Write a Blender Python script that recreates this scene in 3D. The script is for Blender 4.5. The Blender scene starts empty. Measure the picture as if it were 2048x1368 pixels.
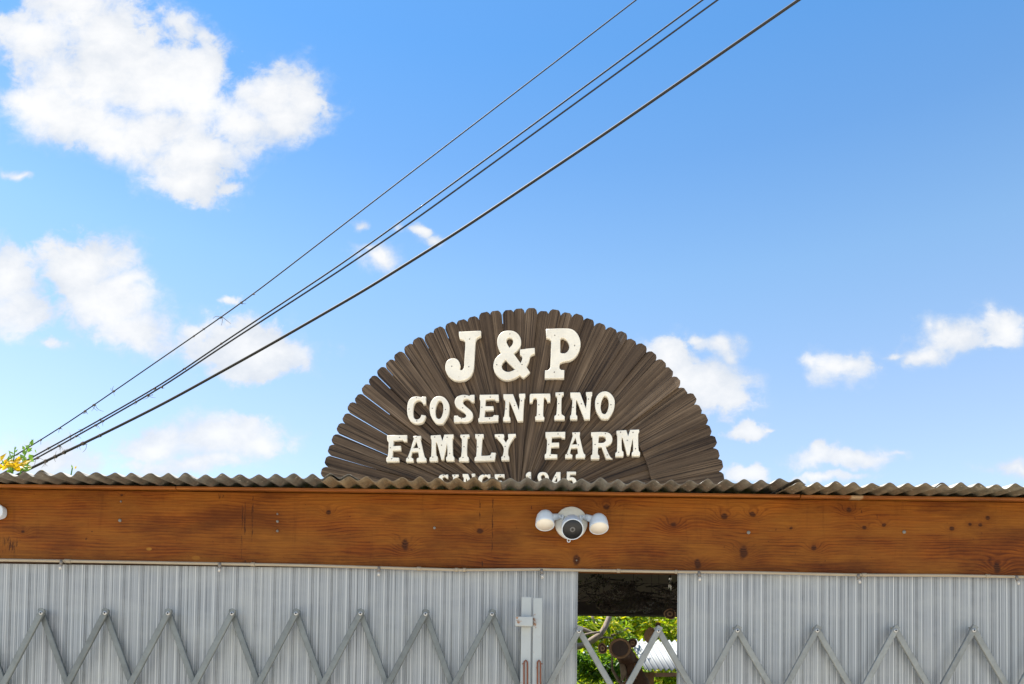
import bpy, math, random
from math import sin, cos, pi, radians, sqrt, exp
from mathutils import Vector, Matrix, Euler

random.seed(7)
SC = bpy.context.scene
COL = SC.collection

# ------------------------------------------------------------------ camera
F = 1593.0                       # focal length in photo pixels (photo 2048 x 1368)
PITCH, ROLL = radians(1.5), radians(0.75)
SHIFT = 0.378
CAM = Vector((0.0, -3.54, 1.60))
cd = bpy.data.cameras.new('camera')
cd.sensor_width = 36.0
cd.lens = F / 2048 * 36
cd.shift_y = SHIFT
cd.clip_start = 0.05
cd.clip_end = 2000
cam = bpy.data.objects.new('camera', cd)
COL.objects.link(cam)
RM = Euler((pi / 2 + PITCH, 0, 0)).to_matrix() @ Matrix.Rotation(ROLL, 3, 'Z')
cam.matrix_world = Matrix.Translation(CAM) @ RM.to_4x4()
SC.camera = cam

# ------------------------------------------------------------------ exposure, sun, sky
SC.view_settings.view_transform = 'Standard'
SC.view_settings.look = 'None'
SC.view_settings.gamma = 1.0
SC.view_settings.use_curve_mapping = False
SC.view_settings.exposure = 1.2
SUN_EL, SUN_AZ = radians(65), radians(-79)     # behind the building, well to the left
sd = bpy.data.lights.new('sun', 'SUN')
sd.energy = 5.0
sd.angle = radians(0.53)
sd.color = (1.0, 0.955, 0.88)
sun = bpy.data.objects.new('sun', sd)
COL.objects.link(sun)
sdir = Vector((sin(SUN_AZ) * cos(SUN_EL), cos(SUN_AZ) * cos(SUN_EL), sin(SUN_EL)))
sun.rotation_euler = (-sdir).to_track_quat('-Z', 'Y').to_euler()
sun.location = sdir * 40


def ray(px, py):
    return RM @ Vector(((px - 1024) / F, -(py - 684 - SHIFT * 2048) / F, -1.0))


def P(px, py, y):
    """point of the vertical plane at depth y that the photo shows at this pixel"""
    d = ray(px, py)
    return CAM + d * ((y - CAM.y) / d.y)


def on_plane(px, py, p0, n):
    d = ray(px, py)
    return CAM + d * ((p0 - CAM).dot(n) / d.dot(n))


# ------------------------------------------------------------------ node helpers
class S:
    """a socket (or number) with arithmetic"""
    def __init__(s, t, v): s.t, s.v = t, v
    def op(s, o, b=None, c=None, clamp=False):
        n = s.t.nodes.new('ShaderNodeMath'); n.operation = o; n.use_clamp = clamp
        for i, x in enumerate((s, b, c)):
            if x is None: continue
            v = x.v if isinstance(x, S) else x
            if isinstance(v, (int, float)): n.inputs[i].default_value = v
            else: s.t.links.new(v, n.inputs[i])
        return S(s.t, n.outputs[0])
    def __add__(s, b): return s.op('ADD', b)
    def __sub__(s, b): return s.op('SUBTRACT', b)
    def __mul__(s, b): return s.op('MULTIPLY', b)
    def __truediv__(s, b): return s.op('DIVIDE', b)
    def map(s, a, b, c, d, smooth=False):
        n = s.t.nodes.new('ShaderNodeMapRange')
        if smooth: n.interpolation_type = 'SMOOTHSTEP'
        s.t.links.new(s.v, n.inputs[0])
        for i, x in enumerate((a, b, c, d)): n.inputs[i + 1].default_value = x
        return S(s.t, n.outputs[0])


class T:
    def __init__(self, tree): self.t = tree; self.n = tree.nodes; self.l = tree.links
    def new(self, k): return self.n.new(k)
    def put(self, inp, x):
        v = x.v if isinstance(x, S) else x
        if isinstance(v, bpy.types.NodeSocket): self.l.new(v, inp)
        else:
            try: inp.default_value = v
            except Exception: inp.default_value = (*v, 1.0)
    def coord(self, kind='Object'): return self.new('ShaderNodeTexCoord').outputs[kind]
    def xyz(self, v):
        n = self.new('ShaderNodeSeparateXYZ'); self.l.new(v, n.inputs[0])
        return [S(self.t, o) for o in n.outputs]
    def vec(self, x, y, z):
        n = self.new('ShaderNodeCombineXYZ')
        for i, q in enumerate((x, y, z)): self.put(n.inputs[i], q)
        return n.outputs[0]
    def vmath(self, op, a, b=None, c=None, out=0):
        n = self.new('ShaderNodeVectorMath'); n.operation = op
        for i, q in enumerate((a, b, c)):
            if q is not None: self.put(n.inputs[i], q)
        return n.outputs[out]
    def noise(self, v, scale=5, detail=4, rough=0.5, dist=0.0, dim='3D'):
        n = self.new('ShaderNodeTexNoise'); n.noise_dimensions = dim
        if dim == '1D': self.put(n.inputs['W'], v)
        else: self.put(n.inputs['Vector'], v)
        n.inputs['Scale'].default_value = scale; n.inputs['Detail'].default_value = detail
        n.inputs['Roughness'].default_value = rough; n.inputs['Distortion'].default_value = dist
        return S(self.t, n.outputs['Fac'])
    def mix(self, f, a, b, mode='MIX'):
        n = self.new('ShaderNodeMix'); n.data_type = 'RGBA'; n.blend_type = mode
        self.put(n.inputs[0], f); self.put(n.inputs[6], a); self.put(n.inputs[7], b)
        return n.outputs[2]
    def ramp(self, f, stops):
        n = self.new('ShaderNodeValToRGB'); self.put(n.inputs[0], f)
        e = n.color_ramp.elements
        while len(e) > 1: e.remove(e[-1])
        e[0].position = stops[0][0]; e[0].color = (*stops[0][1], 1)
        for p, c in stops[1:]:
            q = e.new(p); q.color = (*c, 1)
        return n.outputs[0]
    def bump(self, h, strength=0.3, dist=0.01):
        n = self.new('ShaderNodeBump'); n.inputs['Strength'].default_value = strength
        n.inputs['Distance'].default_value = dist; self.put(n.inputs['Height'], h)
        return n.outputs[0]
    def rnd(self): return S(self.t, self.new('ShaderNodeObjectInfo').outputs['Random'])


def mat(name):
    m = bpy.data.materials.new(name); m.use_nodes = True
    t = T(m.node_tree)
    return m, t, m.node_tree.nodes['Principled BSDF']


def plain(name, col, rough=0.5, metal=0.0, var=0.12, scale=30.0, bump=0.0):
    m, t, b = mat(name)
    n = t.noise(t.coord(), scale, 5, 0.6)
    if 'galvanised' in name: n = n * .7 + t.rnd() * .3 + (t.noise(t.coord(), 9.0, 5, .65) - .5) * .9
    t.put(b.inputs['Base Color'], t.mix(n, tuple(c * (1 - var) for c in col), tuple(min(1, c * (1 + var)) for c in col)))
    b.inputs['Roughness'].default_value = rough; b.inputs['Metallic'].default_value = metal
    if bump: t.put(b.inputs['Normal'], t.bump(n, bump, 0.004))
    return m


# ------------------------------------------------------------------ world: Nishita sky with cumulus clouds by direction
W = bpy.data.worlds.new('World'); SC.world = W; W.use_nodes = True
W.cycles.sampling_method = 'MANUAL'; W.cycles.sample_map_resolution = 512
w = T(W.node_tree)
bg = W.node_tree.nodes['Background']
sky = w.new('ShaderNodeTexSky'); sky.sky_type = 'NISHITA'; sky.sun_disc = False
sky.sun_elevation = SUN_EL; sky.sun_rotation = SUN_AZ
sky.altitude = 50; sky.air_density = 1.0; sky.dust_density = 0.05; sky.ozone_density = 2.2
SKY_STRENGTH = 0.11
dx, dy, dz = w.xyz(w.coord('Generated'))
ady = dy.op('ABSOLUTE') + 0.02
u, v = dx / ady, dz / ady
uv = w.vec(u, v, 0.0)
def warp(p, scale, amp, det):
    n = w.new('ShaderNodeTexNoise'); n.inputs['Scale'].default_value = scale; n.inputs['Detail'].default_value = det
    w.put(n.inputs['Vector'], p)
    c = w.vmath('SUBTRACT', n.outputs['Color'], (0.5, 0.5, 0.5))
    return w.vmath('MULTIPLY_ADD', c, (amp, amp * .7, 0), p)


n1 = w.noise(uv, 13.0, 9.0, 0.62, 0.2)
n2 = w.noise(w.vec(u + 7.3, v * 1.2, 0.0), 42.0, 8.0, 0.66, 0.5)
disp = (n1 - 0.5) * 1.9 + (n2 - 0.5) * 1.0
uv = warp(warp(uv, 9.0, 0.075, 2), 34.0, 0.032, 4)
CLOUDS = [  # centre and half-axes of each puff as seen in the photograph, and how thin it is
    (165, 50, 118, 92, 0), (85, 115, 88, 52, 0), (260, 130, 120, 100, 0), (335, 200, 140, 100, 0), (190, 200, 130, 80, 0),
    (105, 240, 85, 45, .05), (215, 285, 120, 52, .0), (150, 275, 105, 55, .05), (250, 315, 80, 34, .2), (330, 290, 110, 60, 0), (420, 200, 66, 84, 0), (565, 225, 84, 68, 0), (610, 240, 45, 66, .05),
    (500, 285, 84, 66, 0), (420, 350, 84, 70, .0), (405, 405, 80, 40, .0), (590, 275, 72, 50, 0), (385, 72, 34, 22, .2), (418, 92, 18, 26, .25),
    (480, 412, 24, 16, .3), (80, 382, 26, 9, .3), (20, 15, 30, 20, .3),
    (28, 592, 72, 68, 0), (60, 650, 68, 40, .1), (185, 555, 84, 66, 0), (232, 630, 104, 58, .0), (300, 680, 74, 44, .15),
    (285, 585, 36, 24, .25), (120, 705, 32, 14, .3), (400, 690, 28, 17, .3), (505, 722, 108, 54, -.05), (480, 640, 28, 15, .3),
    (440, 890, 114, 44, -.12), (345, 905, 60, 24, .0), (520, 905, 56, 24, .0), (410, 942, 110, 20, .1), (120, 922, 100, 44, .05),
    (757, 533, 46, 22, .1), (742, 515, 24, 12, .1), (723, 476, 18, 11, .25), (845, 490, 15, 11, .15), (872, 506, 18, 10, .35),
    (806, 486, 12, 14, .4),
    (1335, 735, 52, 40, 0), (1400, 782, 86, 52, 0), (1440, 708, 48, 22, .15), (1398, 700, 26, 9, .3), (1462, 862, 54, 22, .1),
    (1512, 858, 22, 7, .3), (1480, 955, 46, 18, .1), (1678, 755, 56, 32, .1), (1628, 740, 22, 18, .2), (1828, 678, 24, 24, .15),
    (1872, 692, 66, 28, .1), (1820, 726, 48, 24, .15), (1768, 725, 18, 10, .2), (1992, 676, 56, 38, .05), (1960, 655, 22, 12, .3),
    (1622, 930, 74, 22, .05), (1700, 936, 58, 15, .1), (1765, 925, 26, 10, .3), (2000, 956, 66, 18, .15), (1640, 962, 90, 10, .2),
]
dist = None
for (cx, cy, rx, ry, thin) in CLOUDS:
    if rx < 36: rx, ry, thin = rx * 1.55, ry * 1.5, thin + .22
    elif rx < 72: rx, ry, thin = rx * 1.18, ry * 1.18, thin + .10
    r = ray(cx, cy); cu, cv = r.x / r.y, r.z / r.y
    sx, sy = F / rx, F / ry
    q = w.vmath('MULTIPLY_ADD', uv, (sx, sy, 0), (-cu * sx, -cv * sy, 0))
    d = S(w.t, w.vmath('LENGTH', q, out=1)) + thin
    dist = d if dist is None else dist.op('SMOOTH_MIN', d, 0.3)
dens = dist * -1.0 + 1.20 + disp
mk = w.noise(w.vec(u * 1.0 + 3.1, v + 5.0, 0.0), 6.0, 3.0, 0.5).map(.38, .62, 0.0, 1.0, True)
mask = dens.map(-0.08, 0.44, 0.0, 1.0, True) * (mk * -1.0 + 1.0) + dens.map(-0.40, 0.85, 0.0, 1.0, True) * mk
up = dz.map(0.05, 0.16, 0.0, 1.0, True)
mask = mask * dz.map(.30, .50, .90, .98)
shade = (w.noise(w.vec(u + 2.1, v * 1.6 + 0.04, 0.0), 8.0, 7.0, 0.6) * 0.85 + dens * 0.22).map(0.30, 0.78, 0.0, 1.0, True)
cloud = w.mix(shade, (2.95, 3.15, 3.45), (4.05, 4.05, 4.05))
tint = w.ramp(dz, [(0.27, (.70, .585, .50)), (0.378, (.62, .56, .50)), (0.51, (.475, .53, .50)), (0.60, (.325, .45, .492)), (0.67, (.255, .425, .50)), (0.9, (.235, .41, .50))])
skyc = w.vmath('SCALE', w.mix(1.0, sky.outputs[0], tint, 'MULTIPLY'))
skyc.node.inputs['Scale'].default_value = 2.0
w.put(bg.inputs['Color'], w.mix(mask, skyc, cloud))
bg.inputs['Strength'].default_value = SKY_STRENGTH


# ------------------------------------------------------------------ mesh helpers
class MB:
    def __init__(self): self.v = []; self.f = []; self.smooth = []
    def face(self, idx, sm=False): self.f.append(idx); self.smooth.append(sm)
    def box(self, x0, x1, y0, y1, z0, z1, m=None):
        b = len(self.v)
        for x in (x0, x1):
            for y in (y0, y1):
                for z in (z0, z1):
                    p = Vector((x, y, z)); self.v.append(m @ p if m else p)
        for f in ((0, 1, 3, 2), (4, 6, 7, 5), (0, 4, 5, 1), (2, 3, 7, 6), (0, 2, 6, 4), (1, 5, 7, 3)):
            self.face([b + i for i in f])
        return self
    def tube(self, pts, rad, n=8, caps=True):
        pts = [Vector(p) for p in pts]
        if not isinstance(rad, (list, tuple)): rad = [rad] * len(pts)
        b = len(self.v); ref = None
        for i, p in enumerate(pts):
            d = (pts[min(i + 1, len(pts) - 1)] - pts[max(i - 1, 0)]).normalized()
            if ref is None:
                ref = d.orthogonal().normalized()
            ref = (ref - d * ref.dot(d)).normalized()
            s = d.cross(ref)
            for k in range(n):
                a = 2 * pi * k / n
                self.v.append(p + (ref * cos(a) + s * sin(a)) * rad[i])
        for i in range(len(pts) - 1):
            for k in range(n):
                k2 = (k + 1) % n
                self.face([b + i * n + k, b + i * n + k2, b + (i + 1) * n + k2, b + (i + 1) * n + k], n > 5)
        if caps:
            self.face([b + k for k in range(n)][::-1]); e = b + (len(pts) - 1) * n
            self.face([e + k for k in range(n)])
        return self
    def lathe(self, prof, m, n=32, sx=1.0):
        """profile of (radius, height) turned round local Z, then placed by m"""
        b = len(self.v)
        for (r, h) in prof:
            for k in range(n):
                a = 2 * pi * k / n
                self.v.append(m @ Vector((r * cos(a) * sx, r * sin(a), h)))
        for i in range(len(prof) - 1):
            for k in range(n):
                k2 = (k + 1) % n
                self.face([b + i * n + k, b + i * n + k2, b + (i + 1) * n + k2, b + (i + 1) * n + k], True)
        self.face([b + k for k in range(n)][::-1]); e = b + (len(prof) - 1) * n
        self.face([e + k for k in range(n)])
        return self
    def ball(self, c, r, n=6):
        b = len(self.v); c = Vector(c)
        t = (1 + 5 ** .5) / 2
        for q in ((-1, t, 0), (1, t, 0), (-1, -t, 0), (1, -t, 0), (0, -1, t), (0, 1, t), (0, -1, -t), (0, 1, -t), (t, 0, -1), (t, 0, 1), (-t, 0, -1), (-t, 0, 1)):
            self.v.append(c + Vector(q).normalized() * r)
        for f in ((0, 11, 5), (0, 5, 1), (0, 1, 7), (0, 7, 10), (0, 10, 11), (1, 5, 9), (5, 11, 4), (11, 10, 2), (10, 7, 6), (7, 1, 8),
                  (3, 9, 4), (3, 4, 2), (3, 2, 6), (3, 6, 8), (3, 8, 9), (4, 9, 5), (2, 4, 11), (6, 2, 10), (8, 6, 7), (9, 8, 1)):
            self.face([b + i for i in f], True)
    def prism(self, poly, y0, y1):
        """polygon in x,z given counter-clockwise seen from -y, from depth y0 (front) to y1"""
        b = len(self.v); n = len(poly)
        for y in (y0, y1):
            for (x, z) in poly: self.v.append(Vector((x, y, z)))
        self.face([b + i for i in range(n)]); self.face([b + n + i for i in range(n)][::-1])
        for i in range(n):
            j = (i + 1) % n
            self.face([b + j, b + i, b + n + i, b + n + j])
        return self
    def mesh(self, name, material):
        me = bpy.data.meshes.new(name)
        me.from_pydata([tuple(p) for p in self.v], [], self.f)
        me.polygons.foreach_set('use_smooth', self.smooth)
        me.materials.append(material); me.update()
        return me
    def build(self, name, material, parent=None, bevel=0.0):
        return put(name, self.mesh(name, material), parent, bevel)


def put(name, me, parent=None, bevel=0.0):
    o = bpy.data.objects.new(name, me); COL.objects.link(o)
    if parent: o.parent = parent
    if bevel:
        b = o.modifiers.new('edge', 'BEVEL'); b.width = bevel; b.segments = 2; b.limit_method = 'ANGLE'
    return o


def tag(o, label=None, cat=None, group=None, kind=None):
    if label: o['label'] = label
    if cat: o['category'] = cat
    if group: o['group'] = group
    if kind: o['kind'] = kind
    return o


def thing(name, label, cat, loc=(0, 0, 0), group=None):
    o = bpy.data.objects.new(name, None); COL.objects.link(o); o.location = loc
    o.empty_display_size = 0.1
    return tag(o, label, cat, group)


# ------------------------------------------------------------------ materials
def make_beam_wood():
    m, t, b = mat('stained_timber')
    x, y, z = t.xyz(t.coord())
    base = t.vec(x * 0.5, y, z)
    wob = t.noise(t.vec(x * 0.55, y * 2.0, z * 2.2), 2.2, 4, 0.55)
    wob2 = t.noise(t.vec(x * 1.6, y, z * 9.0), 3.0, 3, 0.5)
    q = z + (wob - 0.5) * 0.11 + (wob2 - 0.5) * 0.007
    core = None; halo = None
    for (px, py, r, tall) in KNOTS:
        p = P(px, py, 0)
        rr = r / 450.0
        ex = ((x - p.x) / (rr * 2.1)); ez = ((z - p.z) / (rr * (1.5 + .4 * tall)))
        g = ((ex * ex + ez * ez) * -1.0).op('EXPONENT')
        q = q + g * (rr * 1.9)
        halo = (g * .5) if halo is None else halo.op('MAXIMUM', g * .5)
        cx = (x - p.x + (wob2 - 0.5) * rr) / (rr * .70); cz = (z - p.z) / (rr * (.62 + .55 * tall))
        c = ((cx * cx + cz * cz) * -0.9).op('EXPONENT')
        core = c if core is None else core.op('MAXIMUM', c)
    for (px, y0, y1, wd) in STAINS:
        p0, p1 = P(px, y0, 0), P(px, y1, 0)
        cx = (x - (p0.x + p1.x) / 2) / (wd / 450.0); cz = (z - (p0.z + p1.z) / 2) / (abs(p0.z - p1.z) / 2)
        cz = cz * cz
        c = ((cx * cx + cz * cz) * -1.0).op('EXPONENT') * t.noise(t.vec(x * 8.0, y, z), 22.0, 3, .6).map(.40, .62, .0, .9)
        core = core.op('MAXIMUM', c)
    rings = (q * 430.0).op('SINE') * 0.5 + 0.5
    rings2 = (q * 820.0 + wob2 * 6.0).op('SINE') * 0.5 + 0.5
    fibre = t.noise(t.vec(x * 3.0, y * 40, z * 260.0), 1.0, 4, 0.6)
    patch = t.noise(t.vec(x * 0.9, y, z * 3.0), 2.3, 5, 0.6)
    blot = t.noise(t.vec(x * 1.0, y, z * 1.5), 9.0, 4, 0.6)
    rings = rings.op('POWER', 3.0)
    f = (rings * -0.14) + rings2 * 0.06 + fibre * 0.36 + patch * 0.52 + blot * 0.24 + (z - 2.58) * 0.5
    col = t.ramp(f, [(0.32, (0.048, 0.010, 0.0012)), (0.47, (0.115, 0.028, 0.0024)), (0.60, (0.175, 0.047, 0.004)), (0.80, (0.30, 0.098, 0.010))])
    for (px, py, r) in ((298, 1098, 6), (392, 1116, 9)):
        p = P(px, py, 0)
        ex = (x - p.x) / (r / 450); ez = (z - p.z) / (r * .55 / 450)
        col = t.mix((ex * ex + ez * ez + blot * 1.2).map(1.0, 1.9, .7, 0, True), col, (0.32, 0.15, 0.022))
    gold = t.noise(t.vec(x * 0.8 + 4.0, y, z * 2.4), 3.4, 5, 0.62).map(.40, .62, 0, .9)
    col = t.mix(gold, col, t.mix(fibre.map(.3, .7, 0, 1), (0.145, 0.047, 0.0048), (0.255, 0.093, 0.011)))
    deep = t.noise(t.vec(x * 0.7 + 9.0, y, z * 2.0), 3.0, 5, 0.6).map(.50, .68, 0, .65)
    col = t.mix(deep, col, (0.058, 0.0135, 0.0015))
    drip = t.noise(t.vec(x * 9.0, y, z * 0.9), 2.2, 4, 0.65).map(.56, .74, 0, .5) * t.noise(t.vec(x * 2.0 + 8.0, y, z * 3.0), 2.0, 3, .5).map(.4, .6, 0, 1)
    col = t.mix(drip, col, (0.060, 0.015, 0.0022))
    scr = t.noise(t.vec(x * 3.0, y, z * 60.0), 6.0, 3, 0.6).map(.66, .74, 0, .35)
    col = t.mix(scr, col, (0.36, 0.18, 0.05))
    col = t.mix(halo.map(.12, .5, 0, .34), col, (0.085, 0.019, 0.002))
    col = t.mix((core + (blot - .5) * .9).map(.32, .70, 0, .88), col, t.mix(rings2, (0.014, 0.004, 0.0015), (0.060, 0.018, 0.005)))
    spots = t.noise(t.vec(x * 1.3, y, z), 34.0, 2, 0.5).map(.70, .76, 0, .75)
    col = t.mix(spots, col, (0.05, 0.014, 0.004))
    t.put(b.inputs['Base Color'], col)
    t.put(b.inputs['Roughness'], fibre.map(.3, .7, .5, .65))
    b.inputs['Specular IOR Level'].default_value = 0.14
    t.put(b.inputs['Normal'], t.bump(rings * 0.35 + fibre - core * 1.2, 0.25, 0.003))
    return m


KNOTS = [(658, 1025, 8, 0), (810, 1090, 11, 1), (960, 1062, 9, 0), (1153, 1120, 10, 1), (1213, 1014, 10, 0), (1347, 1049, 11, 0),
         (1395, 1127, 10, 1), (1449, 1033, 11, 0), (1505, 1029, 10, 0), (1487, 1105, 12, 1), (1582, 1056, 5, 0), (1628, 1096, 9, 0),
         (1698, 1020, 9, 0), (1728, 1055, 7, 0), (1768, 1050, 6, 0), (1904, 1057, 8, 0), (1940, 1049, 6, 0), (1961, 1050, 7, 0),
         (1976, 1036, 8, 0), (1994, 1135, 10, 1), (46, 1063, 6, 0), (555, 1062, 4, 0), (244, 990, 4, 0), (1195, 1050, 3, 0)]
STAINS = [(484, 982, 1128, 2.4), (489, 1000, 1080, 5), (505, 982, 1085, 2.6), (487, 1120, 1126, 9), (508, 1122, 1127, 8), (960, 988, 1060, 2.5), (985, 985, 1125, 2.8),
          (440, 985, 1000, 7), (20, 1070, 1110, 26), (965, 1120, 1138, 3.5), (1604, 993, 1003, 3)]
M_BEAM = make_beam_wood()


def make_trim_wood():
    m, t, b = mat('trim_timber')
    x, y, z = t.xyz(t.coord())
    fib = t.noise(t.vec(x * 2.0, y * 20, z * 120.0), 1.0, 4, 0.6)
    pat = t.noise(t.vec(x * 1.0, y, z * 6.0), 5.0, 4, 0.6)
    col = t.ramp(fib * .55 + pat * .45, [(0.3, (0.11, 0.028, 0.003)), (0.5, (0.25, 0.075, 0.008)), (0.7, (0.40, 0.15, 0.02))])
    p = P(1711, 995, 0)
    e = (x - p.x) / 0.033
    bare = (e * e * -1.0).op('EXPONENT') * (pat + .5)
    col = t.mix(bare.map(.45, .6, 0, .85), col, (0.42, 0.29, 0.16))
    t.put(b.inputs['Base Color'], col); b.inputs['Roughness'].default_value = 0.55
    t.put(b.inputs['Normal'], t.bump(fib, 0.25, 0.003))
    return m


M_TRIM = make_trim_wood()


def make_roof_metal():
    m, t, b = mat('weathered_roof_sheet')
    co = t.coord(); x, y, z = t.xyz(co)
    oc = t.new('ShaderNodeObjectInfo').outputs['Color']
    r = t.rnd()
    streak = t.noise(t.vec(x * 16.0 + r * 30.0, y * 1.6, z * 6), 3.0, 5, 0.65)
    blot = t.noise(t.vec(x + r * 9.0, y * 2.0, z * 3), 14.0, 5, 0.6)
    f = streak * .6 + blot * .4
    col = t.mix(f.map(.3, .7, 0, 1), (0.30, 0.30, 0.30), (1.15, 1.13, 1.08))
    col = t.mix(1.0, oc, col, 'MULTIPLY')
    scuff = t.noise(t.vec(x + r * 4.0, y * 1.0, z), 46.0, 3, 0.55).map(.64, .72, 0, .7)
    col = t.mix(scuff, col, (0.42, 0.38, 0.32))
    t.put(b.inputs['Base Color'], col)
    t.put(b.inputs['Roughness'], f.map(.3, .7, .62, .42)); b.inputs['Metallic'].default_value = 0.15
    t.put(b.inputs['Normal'], t.bump(blot, 0.2, 0.004))
    return m


M_ROOF = make_roof_metal()
M_ROOFTOP = plain('sunlit_sheet_top', (0.46, 0.42, 0.35), 0.7, 0, 0.25, 14)  # sunlit paleness put into the top faces' colour, bounces light onto the sign


def make_plank_wood():
    m, t, b = mat('weathered_plank')
    x, y, z = t.xyz(t.coord()); r = t.rnd()
    g = t.noise(t.vec(x * 1.5 + r * 60.0, y * 75.0, z * 30), 1.0, 6, 0.62)
    g2 = t.noise(t.vec(x * 0.7 + r * 31.0, y * 190.0 + r * 7.0, z * 30), 1.0, 3, 0.6)
    pat = t.noise(t.vec(x * 3.0 + r * 17.0, y * 8.0, z), 1.6, 4, 0.55)
    f = g * 0.5 + g2 * 0.3 + pat * 0.25 + (r - 0.5) * 0.11
    col = t.ramp(f, [(0.33, (0.013, 0.008, 0.005)), (0.44, (0.050, 0.032, 0.020)), (0.56, (0.098, 0.066, 0.041)), (0.74, (0.225, 0.158, 0.102))])
    crack = g2.map(.36, .43, 1, 0)
    col = t.mix(crack * 0.85, col, (0.012, 0.009, 0.008))
    t.put(b.inputs['Base Color'], col)
    b.inputs['Roughness'].default_value = 0.8; b.inputs['Specular IOR Level'].default_value = 0.25
    t.put(b.inputs['Normal'], t.bump(g * 0.8 + g2 * 0.8 - crack, 0.5, 0.004))
    return m


M_PLANK = make_plank_wood()


def make_paint():
    m, t, b = mat('cream_letter_paint')
    co = t.coord(); r = t.rnd(); x, y, z = t.xyz(co)
    n = t.noise(t.vec(x + r * 9.0, y, z), 9.0, 5, 0.6)
    n2 = t.noise(t.vec(x + r * 5.0, y * 1.5, z), 70.0, 4, 0.6)
    brush = t.noise(t.vec(x * 25.0, y * 120.0, z), 1.0, 3, 0.5)
    col = t.mix(n.map(.35, .7, 0, 1), (0.84, 0.775, 0.64), (0.70, 0.645, 0.535))
    col = t.mix(n2.map(.61, .72, 0, .55), col, (0.44, 0.36, 0.26))
    t.put(b.inputs['Base Color'], col); b.inputs['Roughness'].default_value = 0.38
    t.put(b.inputs['Normal'], t.bump(n * 1.2 + brush * 0.25 + n2 * .15, 0.35, 0.012))
    return m


M_PAINT = make_paint()


def make_screen():
    m, t, b = mat('ribbed_translucent_plastic')
    x, y, z = t.xyz(t.coord())
    per = 0.0845
    ph = (x / per).op('FRACT')
    a = t.noise(x, 165.0, 2.0, 0.6, dim='1D')
    c = t.noise(x, 42.0, 2.0, 0.5, dim='1D')
    fine = t.noise(ph, 60.0, 2.0, 0.6, dim='1D')
    med = t.noise(ph, 17.0, 1.0, 0.5, dim='1D')
    f = a * 0.42 + c * 0.10 + fine * 0.40 + med * 0.14
    col = t.ramp(f, [(0.36, (0.120, 0.131, 0.142)), (0.5, (0.240, 0.257, 0.272)), (0.61, (0.345, 0.363, 0.376)), (0.72, (0.54, 0.558, 0.565))])
    l1 = ((ph - 0.30).op('ABSOLUTE')).map(.010, .021, 1, 0)
    l2 = ((ph - 0.39).op('ABSOLUTE')).map(.010, .021, 1, 0)
    l3 = ((ph - 0.345).op('ABSOLUTE')).map(.008, .020, .6, 0)
    l4 = ((ph - 0.72).op('ABSOLUTE')).map(.010, .022, .6, 0)
    ln = l1.op('MAXIMUM', l2).op('MAXIMUM', l3).op('MAXIMUM', l4)
    h1 = ((ph - 0.12).op('ABSOLUTE')).map(.014, .03, .55, 0)
    h2 = ((ph - 0.60).op('ABSOLUTE')).map(.012, .03, .4, 0)
    col = t.mix(h1.op('MAXIMUM', h2), col, (0.74, 0.75, 0.74))
    col = t.mix(ln * 0.55, col, (0.07, 0.075, 0.08))
    grime = t.noise(t.vec(x, y, z * 1.0), 3.0, 5, 0.6).map(.5, .75, 0, .35)
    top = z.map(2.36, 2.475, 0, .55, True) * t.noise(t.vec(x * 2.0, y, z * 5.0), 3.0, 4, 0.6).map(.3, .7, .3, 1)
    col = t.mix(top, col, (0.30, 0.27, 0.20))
    col = t.mix(grime, col, (0.43, 0.43, 0.39))
    pale_blotch = t.noise(t.vec(x * 1.0, y, z * 2.2), 2.1, 4, 0.6).map(.42, .7, 0, .42, True)  # wide soft paler blotches over the stripes
    col = t.mix(pale_blotch, col, (0.40, 0.41, 0.40))
    run = t.noise(t.vec(x * 30.0, y, z * 1.2), 1.5, 4, 0.6).map(.58, .78, 0, .4)
    col = t.mix(run, col, (0.16, 0.155, 0.14))
    t.put(b.inputs['Base Color'], col)
    b.inputs['Roughness'].default_value = 0.32; b.inputs['Specular IOR Level'].default_value = 0.45
    t.put(b.inputs['Normal'], t.bump(fine * .6 + a * .5, 0.15, 0.003))
    tr = t.new('ShaderNodeBsdfTransparent'); tr.inputs[0].default_value = (0.85, 0.9, 0.9, 1)
    mx = t.new('ShaderNodeMixShader')
    t.put(mx.inputs[0], 0.11)
    t.l.new(b.outputs[0], mx.inputs[1]); t.l.new(tr.outputs[0], mx.inputs[2])
    t.l.new(mx.outputs[0], t.n['Material Output'].inputs[0])
    return m


M_SCREEN = make_screen()
M_GATE = plain('galvanised_grey_paint', (0.145, 0.160, 0.157), 0.5, 0.2, 0.42, 40, 0.1)
M_GATE_R = plain('pale_galvanised_bar', (0.205, 0.215, 0.205), 0.48, 0.2, 0.42, 40, 0.1)
M_RIVET = plain('rivet_steel', (0.5, 0.5, 0.49), 0.35, 0.7, 0.2, 200)
M_BOLT = plain('dull_bolt', (0.17, 0.165, 0.15), 0.6, 0.2, 0.3, 200)
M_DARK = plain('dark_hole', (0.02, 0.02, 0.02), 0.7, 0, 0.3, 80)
M_PIPE = plain('cream_tube', (0.29, 0.24, 0.17), 0.5, 0, 0.18, 25, 0.05)
M_NOZ = plain('grimy_nozzle', (0.16, 0.14, 0.12), 0.4, 0.3, 0.4, 160)
M_NOZTIP = plain('pale_nozzle_tip', (0.5, 0.48, 0.44), 0.4, 0.2, 0.2, 160)
M_WHITE_SKY = plain('white_plastic_sky_tint', (0.54, 0.60, 0.67), 0.42, 0, 0.08, 60)  # white housings, with the sky's blue reflection put into the base colour
M_PLATE = plain('off_white_plastic', (0.56, 0.56, 0.52), 0.5, 0, 0.08, 50)
M_CREAM = plain('frosted_lens', (0.70, 0.66, 0.58), 0.5, 0, 0.03, 60)
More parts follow.
